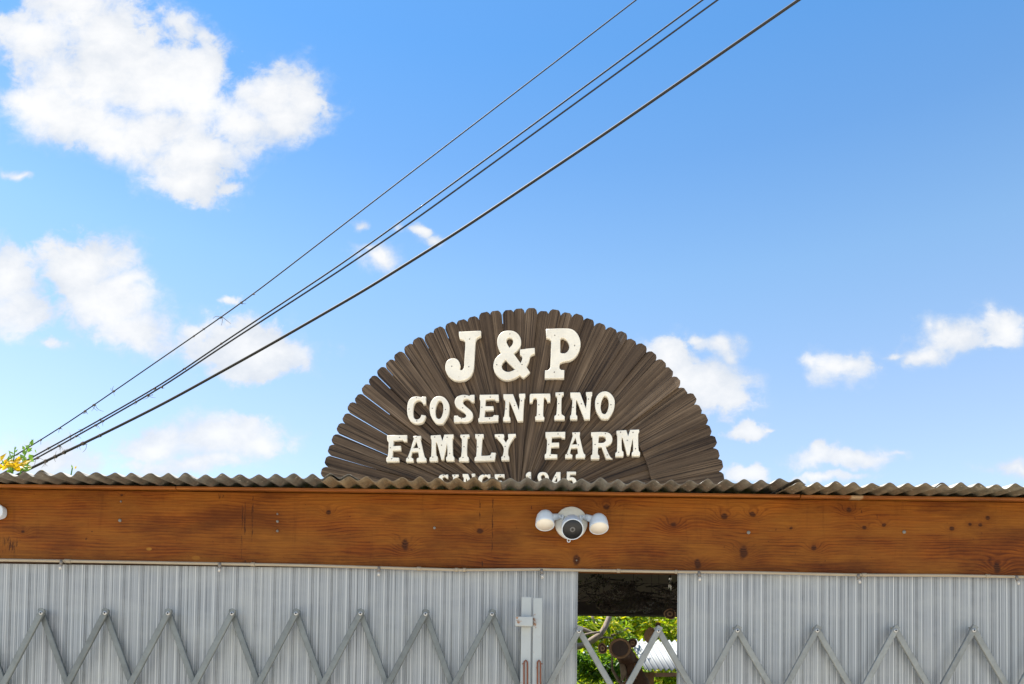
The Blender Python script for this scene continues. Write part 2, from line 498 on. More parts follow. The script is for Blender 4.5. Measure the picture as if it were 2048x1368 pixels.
M_BLACK = plain('black_glass', (0.007, 0.007, 0.0075), 0.5, 0, 0.1, 60)
M_WIRE = plain('black_cable', (0.007, 0.0085, 0.009), 0.6, 0, 0.2, 3)
M_WIREB = plain('brown_black_cable', (0.016, 0.0135, 0.010), 0.6, 0, 0.3, 3)
M_TWIG = plain('dark_dry_twig', (0.008, 0.006, 0.005), 0.8, 0, 0.4, 60)
M_TENDRIL = plain('dry_tendril', (0.14, 0.11, 0.085), 0.8, 0, 0.6, 120)
M_BERRY = plain('dry_berry', (0.035, 0.024, 0.018), 0.14, 0, 0.4, 120)
M_RUST = plain('rusty_rod', (0.17, 0.055, 0.026), 0.8, 0.1, 0.45, 160, 0.4)
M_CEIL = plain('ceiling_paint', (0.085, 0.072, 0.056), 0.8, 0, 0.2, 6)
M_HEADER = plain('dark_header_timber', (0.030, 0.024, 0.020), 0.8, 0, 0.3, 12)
M_BARK = plain('pale_bark', (0.22, 0.17, 0.125), 0.85, 0, 0.5, 26, 0.5)
M_LOG = plain('red_brown_driftwood', (0.085, 0.042, 0.023), 0.8, 0, 0.8, 30, 1.0)
M_ORN = plain('dried_rind', (0.25, 0.15, 0.085), 0.7, 0, 0.5, 60, 0.4)
M_ORNIN = plain('dried_flesh', (0.040, 0.017, 0.008), 0.55, 0, 0.5, 120, 0.5)
M_SHEET = plain('white_painted_sheet', (0.30, 0.31, 0.305), 0.6, 0.0, 0.2, 9)
M_POST = plain('raw_timber', (0.24, 0.13, 0.06), 0.7, 0, 0.4, 18, 0.3)
M_CHROME = plain('bright_metal', (0.65, 0.65, 0.62), 0.2, 0.9, 0.1, 60)


def make_latch_paint(name, rust_at):
    m, t, b = mat(name)
    co = t.coord(); x, y, z = t.xyz(co)
    n = t.noise(co, 60.0, 6, 0.65); n2 = t.noise(co, 9.0, 4, 0.6)
    base = t.mix(n2, (0.30, 0.325, 0.325), (0.40, 0.425, 0.42))
    rust = None
    for (c, rx, rz, k) in rust_at:
        ex = (x - c.x) / rx; ez = (z - c.z) / rz
        g = ((ex * ex + ez * ez) * -1.0).op('EXPONENT') * k
        rust = g if rust is None else rust.op('MAXIMUM', g)
    rf = (rust * 0.62 + (n - 0.5) * 2.6).map(.30, .62, 0, 1, True)
    col = t.mix(rf, base, t.mix(n.map(.35, .65, 0, 1), (0.10, 0.035, 0.014), (0.30, 0.15, 0.06)))
    t.put(b.inputs['Base Color'], col); b.inputs['Roughness'].default_value = 0.6
    t.put(b.inputs['Normal'], t.bump(n + rf * .6, 0.25, 0.002))
    return m


def make_leaf(name, cols):
    m, t, b = mat(name)
    g = t.new('ShaderNodeNewGeometry')
    c = t.ramp(g.outputs['Random Per Island'], cols)
    b.inputs['Roughness'].default_value = 0.45
    t.put(b.inputs['Base Color'], c)
    tl = t.new('ShaderNodeBsdfTranslucent'); t.put(tl.inputs[0], t.mix(1.0, c, (1.9, 1.75, 0.75), 'MULTIPLY'))
    mx = t.new('ShaderNodeMixShader'); mx.inputs[0].default_value = 0.5
    t.l.new(b.outputs[0], mx.inputs[1]); t.l.new(tl.outputs[0], mx.inputs[2])
    t.l.new(mx.outputs[0], t.n['Material Output'].inputs[0])
    return m


M_LEAF = make_leaf('garden_leaf', [(0.0, (0.06, 0.13, 0.006)), (0.4, (0.15, 0.25, 0.008)), (0.7, (0.28, 0.36, 0.010)), (1.0, (0.48, 0.42, 0.016))])
M_LEAFD = make_leaf('deep_leaf', [(0.0, (0.03, 0.09, 0.008)), (0.5, (0.08, 0.18, 0.012)), (1.0, (0.20, 0.30, 0.016))])
M_VINELEAF = make_leaf('vine_leaf', [(0.0, (0.06, 0.15, 0.02)), (0.6, (0.13, 0.25, 0.03)), (1.0, (0.20, 0.30, 0.05))])
M_PETAL = make_leaf('yellow_petal', [(0.0, (0.46, 0.25, 0.004)), (0.6, (0.48, 0.33, 0.004)), (1.0, (0.46, 0.17, 0.01))])


def make_ground():
    m, t, b = mat('pale_concrete')
    co = t.coord(); n = t.noise(co, 0.8, 6, 0.6); n2 = t.noise(co, 60, 4, 0.6)
    t.put(b.inputs['Base Color'], t.mix(n * .6 + n2 * .4, (0.42, 0.365, 0.285), (0.55, 0.485, 0.385)))
    b.inputs['Roughness'].default_value = 0.85
    t.put(b.inputs['Normal'], t.bump(n2, 0.3, 0.005))
    return m


# ------------------------------------------------------------------ ground
g = MB(); g.v = [Vector(p) for p in ((-600, -600, 0), (600, -600, 0), (600, 900, 0), (-600, 900, 0))]; g.face([0, 1, 2, 3])
so = MB(); so.v = [Vector(p) for p in ((-60, .13, .004), (60, .13, .004), (60, 90, .004), (-60, 90, .004))]; so.face([0, 1, 2, 3])
tag(so.build('garden_soil', plain('dark_soil', (0.055, 0.042, 0.028), .95, 0, .4, 6, .3)), 'dark garden soil behind the farm stand', None, None, 'structure')
tag(g.build('ground', make_ground()), 'pale concrete ground in front of the farm stand', None, None, 'structure')

# ------------------------------------------------------------------ the farm stand: beam, trim, roof, ceiling
stand = thing('farm_stand', 'open-fronted farm stand with stained timber beam under a corrugated roof', 'building')
ZB0, ZB1 = P(1024, 1135.8, 0).z, P(1024, 991, 0).z
bm = MB().box(-3.6, 3.6, 0.0, 0.09, ZB0, ZB1)
for v_ in bm.v:
    if v_.z < (ZB0 + ZB1) / 2: v_.z -= v_.x * 0.0017
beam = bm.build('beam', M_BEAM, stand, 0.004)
beam['label'] = 'thick orange-brown stained beam with knots'
for (px, py, r, light) in ((240, 1041, 4.2, 1), (555, 1043, 3.4, 1), (555, 1062, 3.4, 0), (869, 1056, 3.4, 1), (1497, 1065, 4.5, 1), (1808, 1064, 4.5, 1),
                           (1153, 1143 - 22, 2.2, 0), (242, 1003, 2.5, 0), (555, 1028, 2.6, 0)):
    p = P(px, py, 0)
    mt = Matrix.Translation((p.x, 0.001, p.z)) @ Matrix.Rotation(pi / 2, 4, 'X')
    rr = r / 450 * .8
    MB().lathe([(rr, 0), (rr, 0.003), (rr * .7, 0.0055), (rr * .25, 0.006)], mt, 12).build('bolt', M_BOLT if light else M_NOZ, beam)

ZT0, ZT1 = P(1024, 986.4, -0.02).z, P(1024, 981.2, -0.02).z
xs = [-3.6, P(351, 970, -0.02).x, P(1602, 990, -0.02).x, 3.6]
for i in range(3):
    zo = (0, 0.0012, -0.001)[i]
    MB().box(xs[i] + 0.0012, xs[i + 1] - 0.0012, -0.02 + (0, .003, .0)[i], 0.075, ZT0 + zo, ZT1 + zo).build('trim_board', M_TRIM, stand, 0.002)

PER = 0.0762
SLOPE = 0.155
ZR = P(1024, 961.2, -0.2).z
sheet_cols = [(0.165, 0.148, 0.122), (0.17, 0.155, 0.128), (0.175, 0.165, 0.145), (0.25, 0.185, 0.110), (0.205, 0.195, 0.172), (0.175, 0.150, 0.118), (0.21, 0.165, 0.108),
              (0.195, 0.168, 0.118), (0.155, 0.145, 0.13), (0.17, 0.15, 0.12), (0.17, 0.155, 0.13)]
edges_px = [-240, 66, 352, 668, 972, 1262, 1576, 1880, 2170, 2460]


def roof_sheet(x0, waves, dz, tilt, dyf, amp, c):
    mb = MB(); n = waves * 14; ys = [-0.2 + dyf, 0.0, 0.6, 2.5]
    rows = []
    for th in (0.0, 0.0018):
        for yy in ys:
            row = []
            for k in range(n + 1):
                x = x0 + PER * k / 14
                ph = 2 * pi * (x - XPH) / PER
                s = sin(ph)
                s = s * (1.0 + 0.12 * abs(s)) + 0.16 * sin(x * 37.7 + x0 * 5) * (1 if yy < .5 else 0) + 0.1 * sin(x * 57.1)
                z = ZR + (yy + 0.2) * (SLOPE) + amp * s + dz + tilt * (x - x0) + th
                if yy < 0: z += 0.0016 * sin(x * 23.1 + x0) + 0.0011 * sin(x * 71)
                row.append(len(mb.v)); mb.v.append(Vector((x, yy + (.004 * sin(x * 31.0 + x0) + .0025 * sin(x * 113.0) if yy < -.1 else 0), z)))
            rows.append(row)
    L = len(ys)
    for i in range(L - 1):
        for k in range(n):
            mb.face([rows[i][k + 1], rows[i][k], rows[i + 1][k], rows[i + 1][k + 1]], True)
            mb.face([rows[L + i][k], rows[L + i][k + 1], rows[L + i + 1][k + 1], rows[L + i + 1][k]], True)
    for k in range(n):
        mb.face([rows[0][k], rows[0][k + 1], rows[L][k + 1], rows[L][k]])
        mb.face([rows[L - 1][k + 1], rows[L - 1][k], rows[2 * L - 1][k], rows[2 * L - 1][k + 1]])
    for i in range(L - 1):
        mb.face([rows[i][0], rows[L + i][0], rows[L + i + 1][0], rows[i + 1][0]])
        mb.face([rows[i + 1][n], rows[L + i + 1][n], rows[L + i][n], rows[i][n]])
    o = mb.build('roof_sheet', M_ROOF, stand)
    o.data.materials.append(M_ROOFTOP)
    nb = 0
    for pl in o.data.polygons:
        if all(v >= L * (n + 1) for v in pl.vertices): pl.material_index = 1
    o.color = (*c, 1)
    return o


XPH = P(1020, 960, -0.2).x - PER * 0.25   # a crest stands at this column
rs = random.Random(5)
for i in range(len(edges_px) - 1):
    x0 = P(edges_px[i], 960, -0.2).x; x1 = P(edges_px[i + 1], 960, -0.2).x
    x0 = XPH + round((x0 - XPH) / PER) * PER - PER * .25
    waves = round((x1 - x0) / PER) + 1
    roof_sheet(x0, waves, (0, .004, -.001, -.001, .003, -.001, -.002, .004, 0)[i], (0, -.003, .016, .002, 0, .022, .002, -.004, 0)[i], rs.uniform(-.014, .012), 0.0089, sheet_cols[i])

# inside: added dark strip that blocks light in the gap under the sheets, ceiling boards, back header, posts
ZC = 2.66
MB().box(-3.6, 3.6, 0.11, 0.16, ZC + 0.03, ZR + 0.0355).build('gap_shade_strip', M_DARK, stand)
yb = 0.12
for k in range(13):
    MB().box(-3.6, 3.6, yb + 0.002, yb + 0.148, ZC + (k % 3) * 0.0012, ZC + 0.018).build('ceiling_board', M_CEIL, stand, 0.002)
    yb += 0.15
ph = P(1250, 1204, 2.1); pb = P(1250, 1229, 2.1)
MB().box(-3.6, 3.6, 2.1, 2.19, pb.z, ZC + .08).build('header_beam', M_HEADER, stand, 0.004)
MB().box(-3.6, 3.6, 2.075, 2.099, ph.z, ph.z + .012).build('light_line_strip', M_PIPE, stand, 0.002)  # pale strip added for the bright line of light along the header
for x in (-3.3, -1.1, 3.0):
    MB().box(x - .05, x + .05, 2.095, 2.195, 0.0, pb.z - .001).build('post', M_POST, stand, 0.004)
for x in (-3.55, 3.55):
    MB().box(x - .05, x + .05, 0.0, 0.09, 0.0, ZB0 - .01).build('post', M_BEAM, stand, 0.004)


# ------------------------------------------------------------------ ribbed plastic screens on either side of the opening
PROF = [(0, 0), (8, 0), (9, -.8), (12, -.8), (13, 0), (24, 0), (24.6, 1.3), (26.4, 1.3), (27, 0), (31.5, 0), (32, 1.3), (34, 1.3), (34.6, 0), (48, 0), (49, -.7), (53, -.7), (54, 0),
        (60, 0), (60.6, 1.0), (62, 1.0), (62.6, 0), (74, 0), (75, -.6), (79, -.6), (80, 0)]


def screen(x0, x1, y, z1, label):
    mb = MB(); cols = []
    k = math.floor(x0 / .0845)
    while k * .0845 < x1:
        for (a, d) in PROF:
            x = k * .0845 + a / 1000
            if x0 <= x <= x1: cols.append((x, d / 1000))
        k += 1
    cols = [(x0, 0)] + cols + [(x1, 0)]
    for z in (0.03, z1):
        for th in (0, .004):
            for (x, d) in cols: mb.v.append(Vector((x, y + d + th, z)))
    n = len(cols)
    for i in range(n - 1):
        mb.face([i, i + 1, 2 * n + i + 1, 2 * n + i])
        mb.face([n + i + 1, n + i, 3 * n + i, 3 * n + i + 1])
        mb.face([2 * n + i, 2 * n + i + 1, 3 * n + i + 1, 3 * n + i])
        mb.face([i + 1, i, n + i, n + i + 1])
    mb.face([0, 2 * n, 3 * n, n]); mb.face([n - 1, 2 * n - 1, 4 * n - 1, 3 * n - 1])
    o = mb.build('plastic_screen', M_SCREEN)
    return tag(o, label, 'screen', 'striped screens closing the front')


YS = 0.009
XL, XR = P(1155, 1250, YS).x, P(1354.5, 1250, YS).x
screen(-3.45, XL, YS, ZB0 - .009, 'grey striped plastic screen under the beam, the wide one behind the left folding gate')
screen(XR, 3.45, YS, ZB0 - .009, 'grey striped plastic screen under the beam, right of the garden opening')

# ------------------------------------------------------------------ mist line along the foot of the beam
mist = thing('mist_line', 'thin cream water tube with small nozzles along the foot of the beam', 'tube')
YP = -0.014
line_pts = [(-60, 1119.5), (0, 1120), (125, 1122), (300, 1125), (600, 1130.5), (900, 1139.5), (925, 1140), (1083, 1139), (1330, 1143.5), (1500, 1145), (1716, 1150), (1900, 1151), (2048, 1154), (2110, 1155)]
MB().tube([P(a, b, YP) for a, b in line_pts], 0.0068, 10).build('pipe', M_PIPE, mist)
for px, l in ((136, 12), (352, 0), (506, 8), (838, 9), (913, 7), (929, 7), (1237, 7), (1728, 10), (1352, 5), (1975, 8)):
    if not l: continue
    for j in range(len(line_pts) - 1):
        if line_pts[j][0] <= px <= line_pts[j + 1][0]:
            f_ = (px - line_pts[j][0]) / (line_pts[j + 1][0] - line_pts[j][0]); py = line_pts[j][1] + f_ * (line_pts[j + 1][1] - line_pts[j][1])
    p = P(px, py, YP)
    MB().tube([p - Vector((l / 900, 0, 0)), p + Vector((l / 900, 0, 0))], 0.0092, 10).build('coupling', M_PIPE, mist)
for px, py, lean in ((123, 1123, -3), (440, 1128, -2), (758, 1136, -1), (1083, 1141, 2), (1398, 1146, 2), (1716, 1151, 4), (2033, 1154, 5)):
    p = P(px, py, YP - 0.004); e = P(px + lean, py + 15, YP - 0.018); mid = p.lerp(e, .55)
    nz = MB().tube([p + Vector((0, 0, .006)), p, mid], [0.0062, 0.0072, 0.0062], 10).build('nozzle', M_NOZ, mist)
    MB().tube([mid, e], [0.0056, 0.005], 10).build('tip', M_NOZTIP, nz)

# ------------------------------------------------------------------ folding scissor gates
def channel(p, q, wd, dp, lip, round_top):
    """a steel bar of C-section lying in the x-z plane from p down to q, its back to the front"""
    a = (q - p); L = a.length; a.normalize()
    s = Vector((a.z, 0, -a.x))
    nrm = Vector((0, -1, 0))
    mb = MB()
    sec = [(-wd / 2, -dp), (-wd / 2, 0), (-wd / 2 + .0025, .0025), (wd / 2 - .0025, .0025), (wd / 2, 0), (wd / 2, -dp), (wd / 2 - lip, -dp), (wd / 2 - lip, -.002), (-wd / 2 + lip, -.002), (-wd / 2 + lip, -dp)]
    st = [(0.0, .55), (.004, .85), (.010, 1.0), (L, 1.0)] if round_top else [(0, 1.0), (L, 1.0)]
    n = len(sec)
    for (d, k) in st:
        for (x, h) in sec: mb.v.append(p + a * d + s * (x * k) + nrm * h)
    for i in range(len(st) - 1):
        for k in range(n):
            k2 = (k + 1) % n
            mb.face([i * n + k, i * n + k2, (i + 1) * n + k2, (i + 1) * n + k])
    mb.face([k for k in range(n)]); e = (len(st) - 1) * n; mb.face([e + k for k in range(n)][::-1])
    return mb


def gate(name, peaks, sl, sr, yf, yr, label, material, round_top):
    t = thing(name, label, 'gate', (P(peaks[0][0], 1400, yf).x, yf, 0))
    off = -t.location
    for (px, py) in peaks:
        for (slope, yy) in ((-sl, yf), (sr, yr)):
            k = sqrt(1 + slope * slope)
            p = P(px - slope * 9 / k * .9, py - 9, yy); q = P(px + slope * 620, py + 620, yy)
            q.z = max(q.z, 0.12)
            a = channel(p, q, 0.0262, 0.010, 0.004, round_top)
            for i in range(len(a.v)): a.v[i] = a.v[i] + off
            a.build('bar', material, t)
        c = P(px, py, yf - 0.003) + off
        m4 = Matrix.Translation(c) @ Matrix.Rotation(pi / 2, 4, 'X')
        rv = MB().lathe([(0.0085, 0), (0.0085, 0.0025), (0.006, 0.004), (0.0045, 0.004)], m4, 14).build('rivet', M_RIVET, t)
        m5 = Matrix.Translation(c + Vector((0, -.0041, 0))) @ Matrix.Rotation(pi / 2, 4, 'X')
        MB().lathe([(0.0042, 0), (0.0042, 0.0007)], m5, 10).build('hole', M_DARK, rv)
    return t, off


YF, YR_ = -0.046, -0.022
gl, offl = gate('folding_gate', [(-172, 1225.5), (-45, 1225.5), (82, 1226), (210, 1226), (336, 1226.5), (464, 1227), (592, 1227), (721, 1227), (851, 1228), (984, 1228)], .53, .365, YF, YR_,
                'grey steel folding scissor gate left of the garden opening, with close-set peaks', M_GATE, True)
gr, offr = gate('folding_gate', [(1158, 1262.5), (1317, 1262), (1475, 1261), (1634.5, 1261), (1791.5, 1261), (1948, 1260.5), (2104, 1260), (2260, 1260)], .55, .585, YF - .004, YR_ - .004,
                'grey steel folding scissor gate across the opening and right screen, with wide-set peaks', M_GATE_R, False)


def stile(px0, px1, py, y0, mtl, par, off):
    a, b = P(px0, py, y0), P(px1, py, y0)
    o = MB().box(a.x + off.x, b.x + off.x, y0 + off.y, y0 + .032 + off.y, .06, a.z).build('stile', mtl, par, 0.0025)
    return o


c1 = P(1066, 1243, -.09)
c2 = P(1036, 1244, -.11)
c3 = P(1050, 1255, -.11)
MS1 = make_latch_paint('stile_paint', [(Vector((c1.x - .004, 0, c1.z + .008)) + offl, .006, .03, 1.0)])
MS2 = make_latch_paint('stile_paint_rust', [(c1 + Vector((.004, 0, 0)) + offr, .011, .036, 1.0), (P(1075, 1330, -.09) + offr, .012, .05, .35)])
MS3 = make_latch_paint('latch_paint', [(c2 + offr, .012, .02, 1.0), (c3 + offr, .045, .004, .9), (c1 + offr, .004, .03, 1.0)])
stile(1043, 1063, 1193.5, -0.098, MS1, gl, offl)
stile(1066.5, 1085, 1195.5, -0.101, MS2, gr, offr)
a, b = P(1030.5, 1232.5, -.128), P(1065.5, 1252, -.128)
MB().box(a.x + offr.x, b.x + offr.x, -.128 + offr.y, -.1025 + offr.y, b.z, a.z).build('latch_plate', MS3, gr, 0.0025)
for (pxa, pxb, par, off, y) in ((1048, 1055, gl, offl, -.106), (1075, 1081, gr, offr, -.109)):
    top = 1323
    pts = [P(pxa, 1440, y), P(pxa, top + 4, y), P(pxa + .8, top, y), P((pxa + pxb) / 2, top - 2.5, y), P(pxb - .8, top, y), P(pxb, top + 4, y), P(pxb, 1440, y)]
    lp = MB().tube([p + off for p in pts], 0.0034, 8).build('pull_loop', M_RUST, par)
    s = 1 if pxb > 1060 else -1
    e = P(pxb + 5 if s > 0 else pxa - 4, 1328, y); q = P(pxb if s > 0 else pxa, 1327, y)
    MB().tube([q + off, e + off], 0.002, 6).build('pin', M_RUST, lp)

# ------------------------------------------------------------------ floodlight camera on the beam
fc = P(1142, 1048, 0)
cam_t = thing('floodlight_camera', 'white round security camera between two floodlights on the beam', 'security camera', (fc.x, 0, fc.z))


def aim(off, down, side=0.0):
    """matrix whose local +Z points to the front, down by the angle"""
    d = Vector((sin(side) * cos(down), -cos(side) * cos(down), -sin(down)))
    q = d.to_track_quat('Z', 'Y').to_matrix().to_4x4()
    return Matrix.Translation(off) @ q


FRONT = Matrix.Rotation(pi / 2, 4, 'X')
MB().lathe([(0.068, 0.0), (0.0725, 0.004), (0.0725, 0.020), (0.069, 0.026), (0.02, 0.028)], FRONT, 48).build('base_plate', M_PLATE, cam_t)


def rel(px, py, y): return P(px, py, y) - Vector((fc.x, 0, fc.z))


lens = rel(1145, 1058.5, -0.105)
mx = aim(lens, radians(36))
body = MB().lathe([(0.002, -0.098), (0.018, -0.095), (0.032, -0.086), (0.041, -0.070), (0.0455, -0.05), (0.0465, -0.02), (0.0475, 0.0), (0.0470, 0.003), (0.0440, 0.003), (0.0435, 0.0012)], mx, 48).build('camera_body', M_WHITE_SKY, cam_t)
MB().lathe([(0.0433, 0.0005), (0.0430, 0.0028), (0.001, 0.0032)], mx, 48).build('face', M_BLACK, body)
MB().lathe([(0.0115, 0.0033), (0.0112, 0.0042), (0.0085, 0.0044)], mx, 32).build('lens_ring', plain('lens_ring_grey', (0.10, 0.10, 0.10), .3), body)
MB().lathe([(0.006, 0.0045), (0.0055, 0.005)], mx, 24).build('lens', M_BLACK, body)
neck = MB().tube([Vector((0.004, -0.02, 0.0)), mx @ Vector((0, 0, -0.07))], [0.022, 0.026], 20).build('neck', M_WHITE_SKY, cam_t)
for (px, py, s) in ((1090, 1049.5, -1), (1198, 1056.5, 1)):
    c = rel(px, py, -0.072)
    mh = aim(c, radians(66), s * radians(3))
    h = MB().lathe([(0.002, -0.072), (0.014, -0.070), (0.027, -0.062), (0.0365, -0.047), (0.0405, -0.028), (0.0418, -0.008), (0.0422, 0.0), (0.0415, 0.0015), (0.0395, 0.0015), (0.0385, 0.0003)], mh, 44).build('floodlight', M_WHITE_SKY, cam_t)
    MB().lathe([(0.0382, 0.0), (0.0380, 0.001), (0.001, 0.0015)], mh, 44).build('light_lens', M_CREAM, h)
    j0 = Vector((s * 0.048, -0.030, 0.022)); j1 = Vector((s * 0.063, -0.040, 0.021)); hc = mh @ Vector((0, 0, -0.035))
    j2 = hc.lerp(j1, .45)
    MB().tube([Vector((s * .040, -.024, .021)), j0], 0.0125, 16).build('arm', M_WHITE_SKY, cam_t)
    MB().tube([j0, j1], 0.0085, 14).build('arm', M_WHITE_SKY, cam_t)
    MB().tube([j1 - Vector((s * .002, 0, 0)), j2, hc], [0.013, 0.0165, 0.018], 18).build('joint', M_WHITE_SKY, cam_t)
hk = rel(1137.5, 1081, -0.012)
MB().tube([hk + Vector((0.0065 * cos(a), 0, 0.0065 * sin(a) * 1.15)) for a in [2 * pi * i / 14 for i in range(15)]], 0.0021, 8).build('hook', M_WHITE_SKY, cam_t)

# edge of another fixture at the far left of the beam
mb = MB(); a = P(6.5, 1022, -0.03)
pts = []
for i in range(28):
    q = 2 * pi * i / 28; cx, cz = cos(q), sin(q)
    k = (abs(cx) ** 3.2 + abs(cz) ** 3.2) ** (-1 / 3.2)
    pts.append((cx * k * 0.07, cz * k * 0.0335))
mb.prism([(x, z) for x, z in pts], -0.034, 0.0)
o = mb.build('wall_light', M_WHITE_SKY, None, 0.004)
o.location = (a.x - 0.07, -0.0005, a.z)
tag(o, 'white rounded light cut off by the left edge of the photo', 'light')

# ------------------------------------------------------------------ fan-shaped sign on the roof
YAW = radians(4.6)
XA = Vector((cos(YAW), -sin(YAW), 0)); ZA = Vector((0, 0, 1)); NA = XA.cross(ZA)      # NA points to the street
FC = P(1034, 1021, 0.5)
fan = thing('fan_sign', 'half-round fan-shaped wooden sign with cream letters on the roof', 'sign', FC)
fan.matrix_world = Matrix(((XA.x, ZA.x, NA.x, FC.x), (XA.y, ZA.y, NA.y, FC.y), (XA.z, ZA.z, NA.z, FC.z), (0, 0, 0, 1)))


def sgn(px, py, c=0.0):
    """photo pixel to the sign's own x, y at height c above its boards"""
    p = on_plane(px, py, FC + NA * c, NA) - FC
    return (p.dot(XA), p.z)


R_ = (abs(sgn(1045, 617.5)[1]) + abs(sgn(629, 925)[0] - 0) * 0) * 1.0
NPL = 53
STEP = pi / NPL


def plank_mesh(r0, r1, wk, rng, th=0.016):
    """board along local x from r0 to r1, tapering to the hub, with clipped corners at the outer end"""
    mb = MB(); w1 = STEP * R_ * wk
    def hw(r): return max(0.006, w1 * 0.5 * min(1.0, r / R_ * 1.04))
    cut = w1 * 0.27
    up = [(r0, hw(r0)), (r0 + (r1 - r0) * .35, hw(r0 + (r1 - r0) * .35) + rng.uniform(-.0008, .0008)), (r0 + (r1 - r0) * .7, hw(r0 + (r1 - r0) * .7) + rng.uniform(-.0008, .0008))]
    if r1 > R_ * .9:
        up += [(r1 - cut * rng.uniform(1.25, 1.5), hw(r1)), (r1 - cut * rng.uniform(.5, .6), hw(r1) - cut * .38), (r1 + rng.uniform(-.001, .001), hw(r1) - cut * rng.uniform(.9, 1.1))]
    else:
        up += [(r1, hw(r1))]
    dn = [(r, -h + rng.uniform(-.0006, .0006)) for r, h in up]
    poly = dn + up[::-1]
    n = len(poly)
    for z in (th, 0):
        for (x, y) in poly: mb.v.append(Vector((x, y, z)))
    mb.face(list(range(n))); mb.face([n + i for i in range(n)][::-1])
    for i in range(n):
        j = (i + 1) % n; mb.face([j, i, n + i, n + j])
    return mb.mesh('plank', M_PLANK)


rp = random.Random(11)
full = [plank_mesh(0.10 * R_, R_ * q, 1.015, rp) for q in (1.0, .996, 1.005, 1.001, .993, 1.003)]
slim = [plank_mesh(0.10 * R_, R_ * q, .905, rp) for q in (1.0, 1.003, .998)]
inner = [plank_mesh(0.10 * R_, R_ * .70, 1.05, rp) for q in range(2)]
outer = [plank_mesh(R_ * .66, R_ * q, 1.02, rp) for q in (1.0, 1.003)]
for i in range(NPL):
    ang = STEP * (i + .5)
    deg = math.degrees(ang)
    jit = rp.uniform(-.004, .004)
    if deg < 34:
        o = put('plank', inner[i % 2], fan)
        o.rotation_euler = (rp.uniform(-.03, .03), 0, ang + jit); o.location = (0, 0, -0.016 + rp.uniform(-.003, .003) + (i % 2) * .004)
        o = put('plank', outer[i % 2], fan)
        o.location = (0, 0, 0.004 + (i % 2) * .005 + rp.uniform(-.002, .002))
    else:
        o = put('plank', (slim[i % 3] if deg > 128 else full[rp.randrange(6)]), fan)
        o.location = (0, 0, (-0.016, -0.010)[i % 2] + rp.uniform(-.003, .003))
    if deg > 128: jit *= .45
    o.rotation_euler = (rp.uniform(-.10, .10) if deg < 128 else rp.uniform(-.03, .03), 0, ang + jit)

bx = abs(sgn(776, 900)[0])
poly = []
for k in range(41):
    a = radians(2) + (pi - radians(4)) * k / 40
    poly.append((max(-bx, min(bx, cos(a) * R_ * .945)), sin(a) * R_ * .945))
mb = MB(); n = len(poly)
for z in (-0.024, -0.042):
    for (x, y) in poly: mb.v.append(Vector((x, y, z)))
mb.face(list(range(n))); mb.face([n + i for i in range(n)][::-1])
for i in range(n):
    j = (i + 1) % n; mb.face([j, i, n + i, n + j])
mb.build('backing_board', M_PLANK, fan)
for x in (-.45, .5):      # legs that stand the sign on the roof
    MB().box(x - .03, x + .03, -0.16, 0.6, -0.10, -0.045).build('brace', M_PLANK, fan)

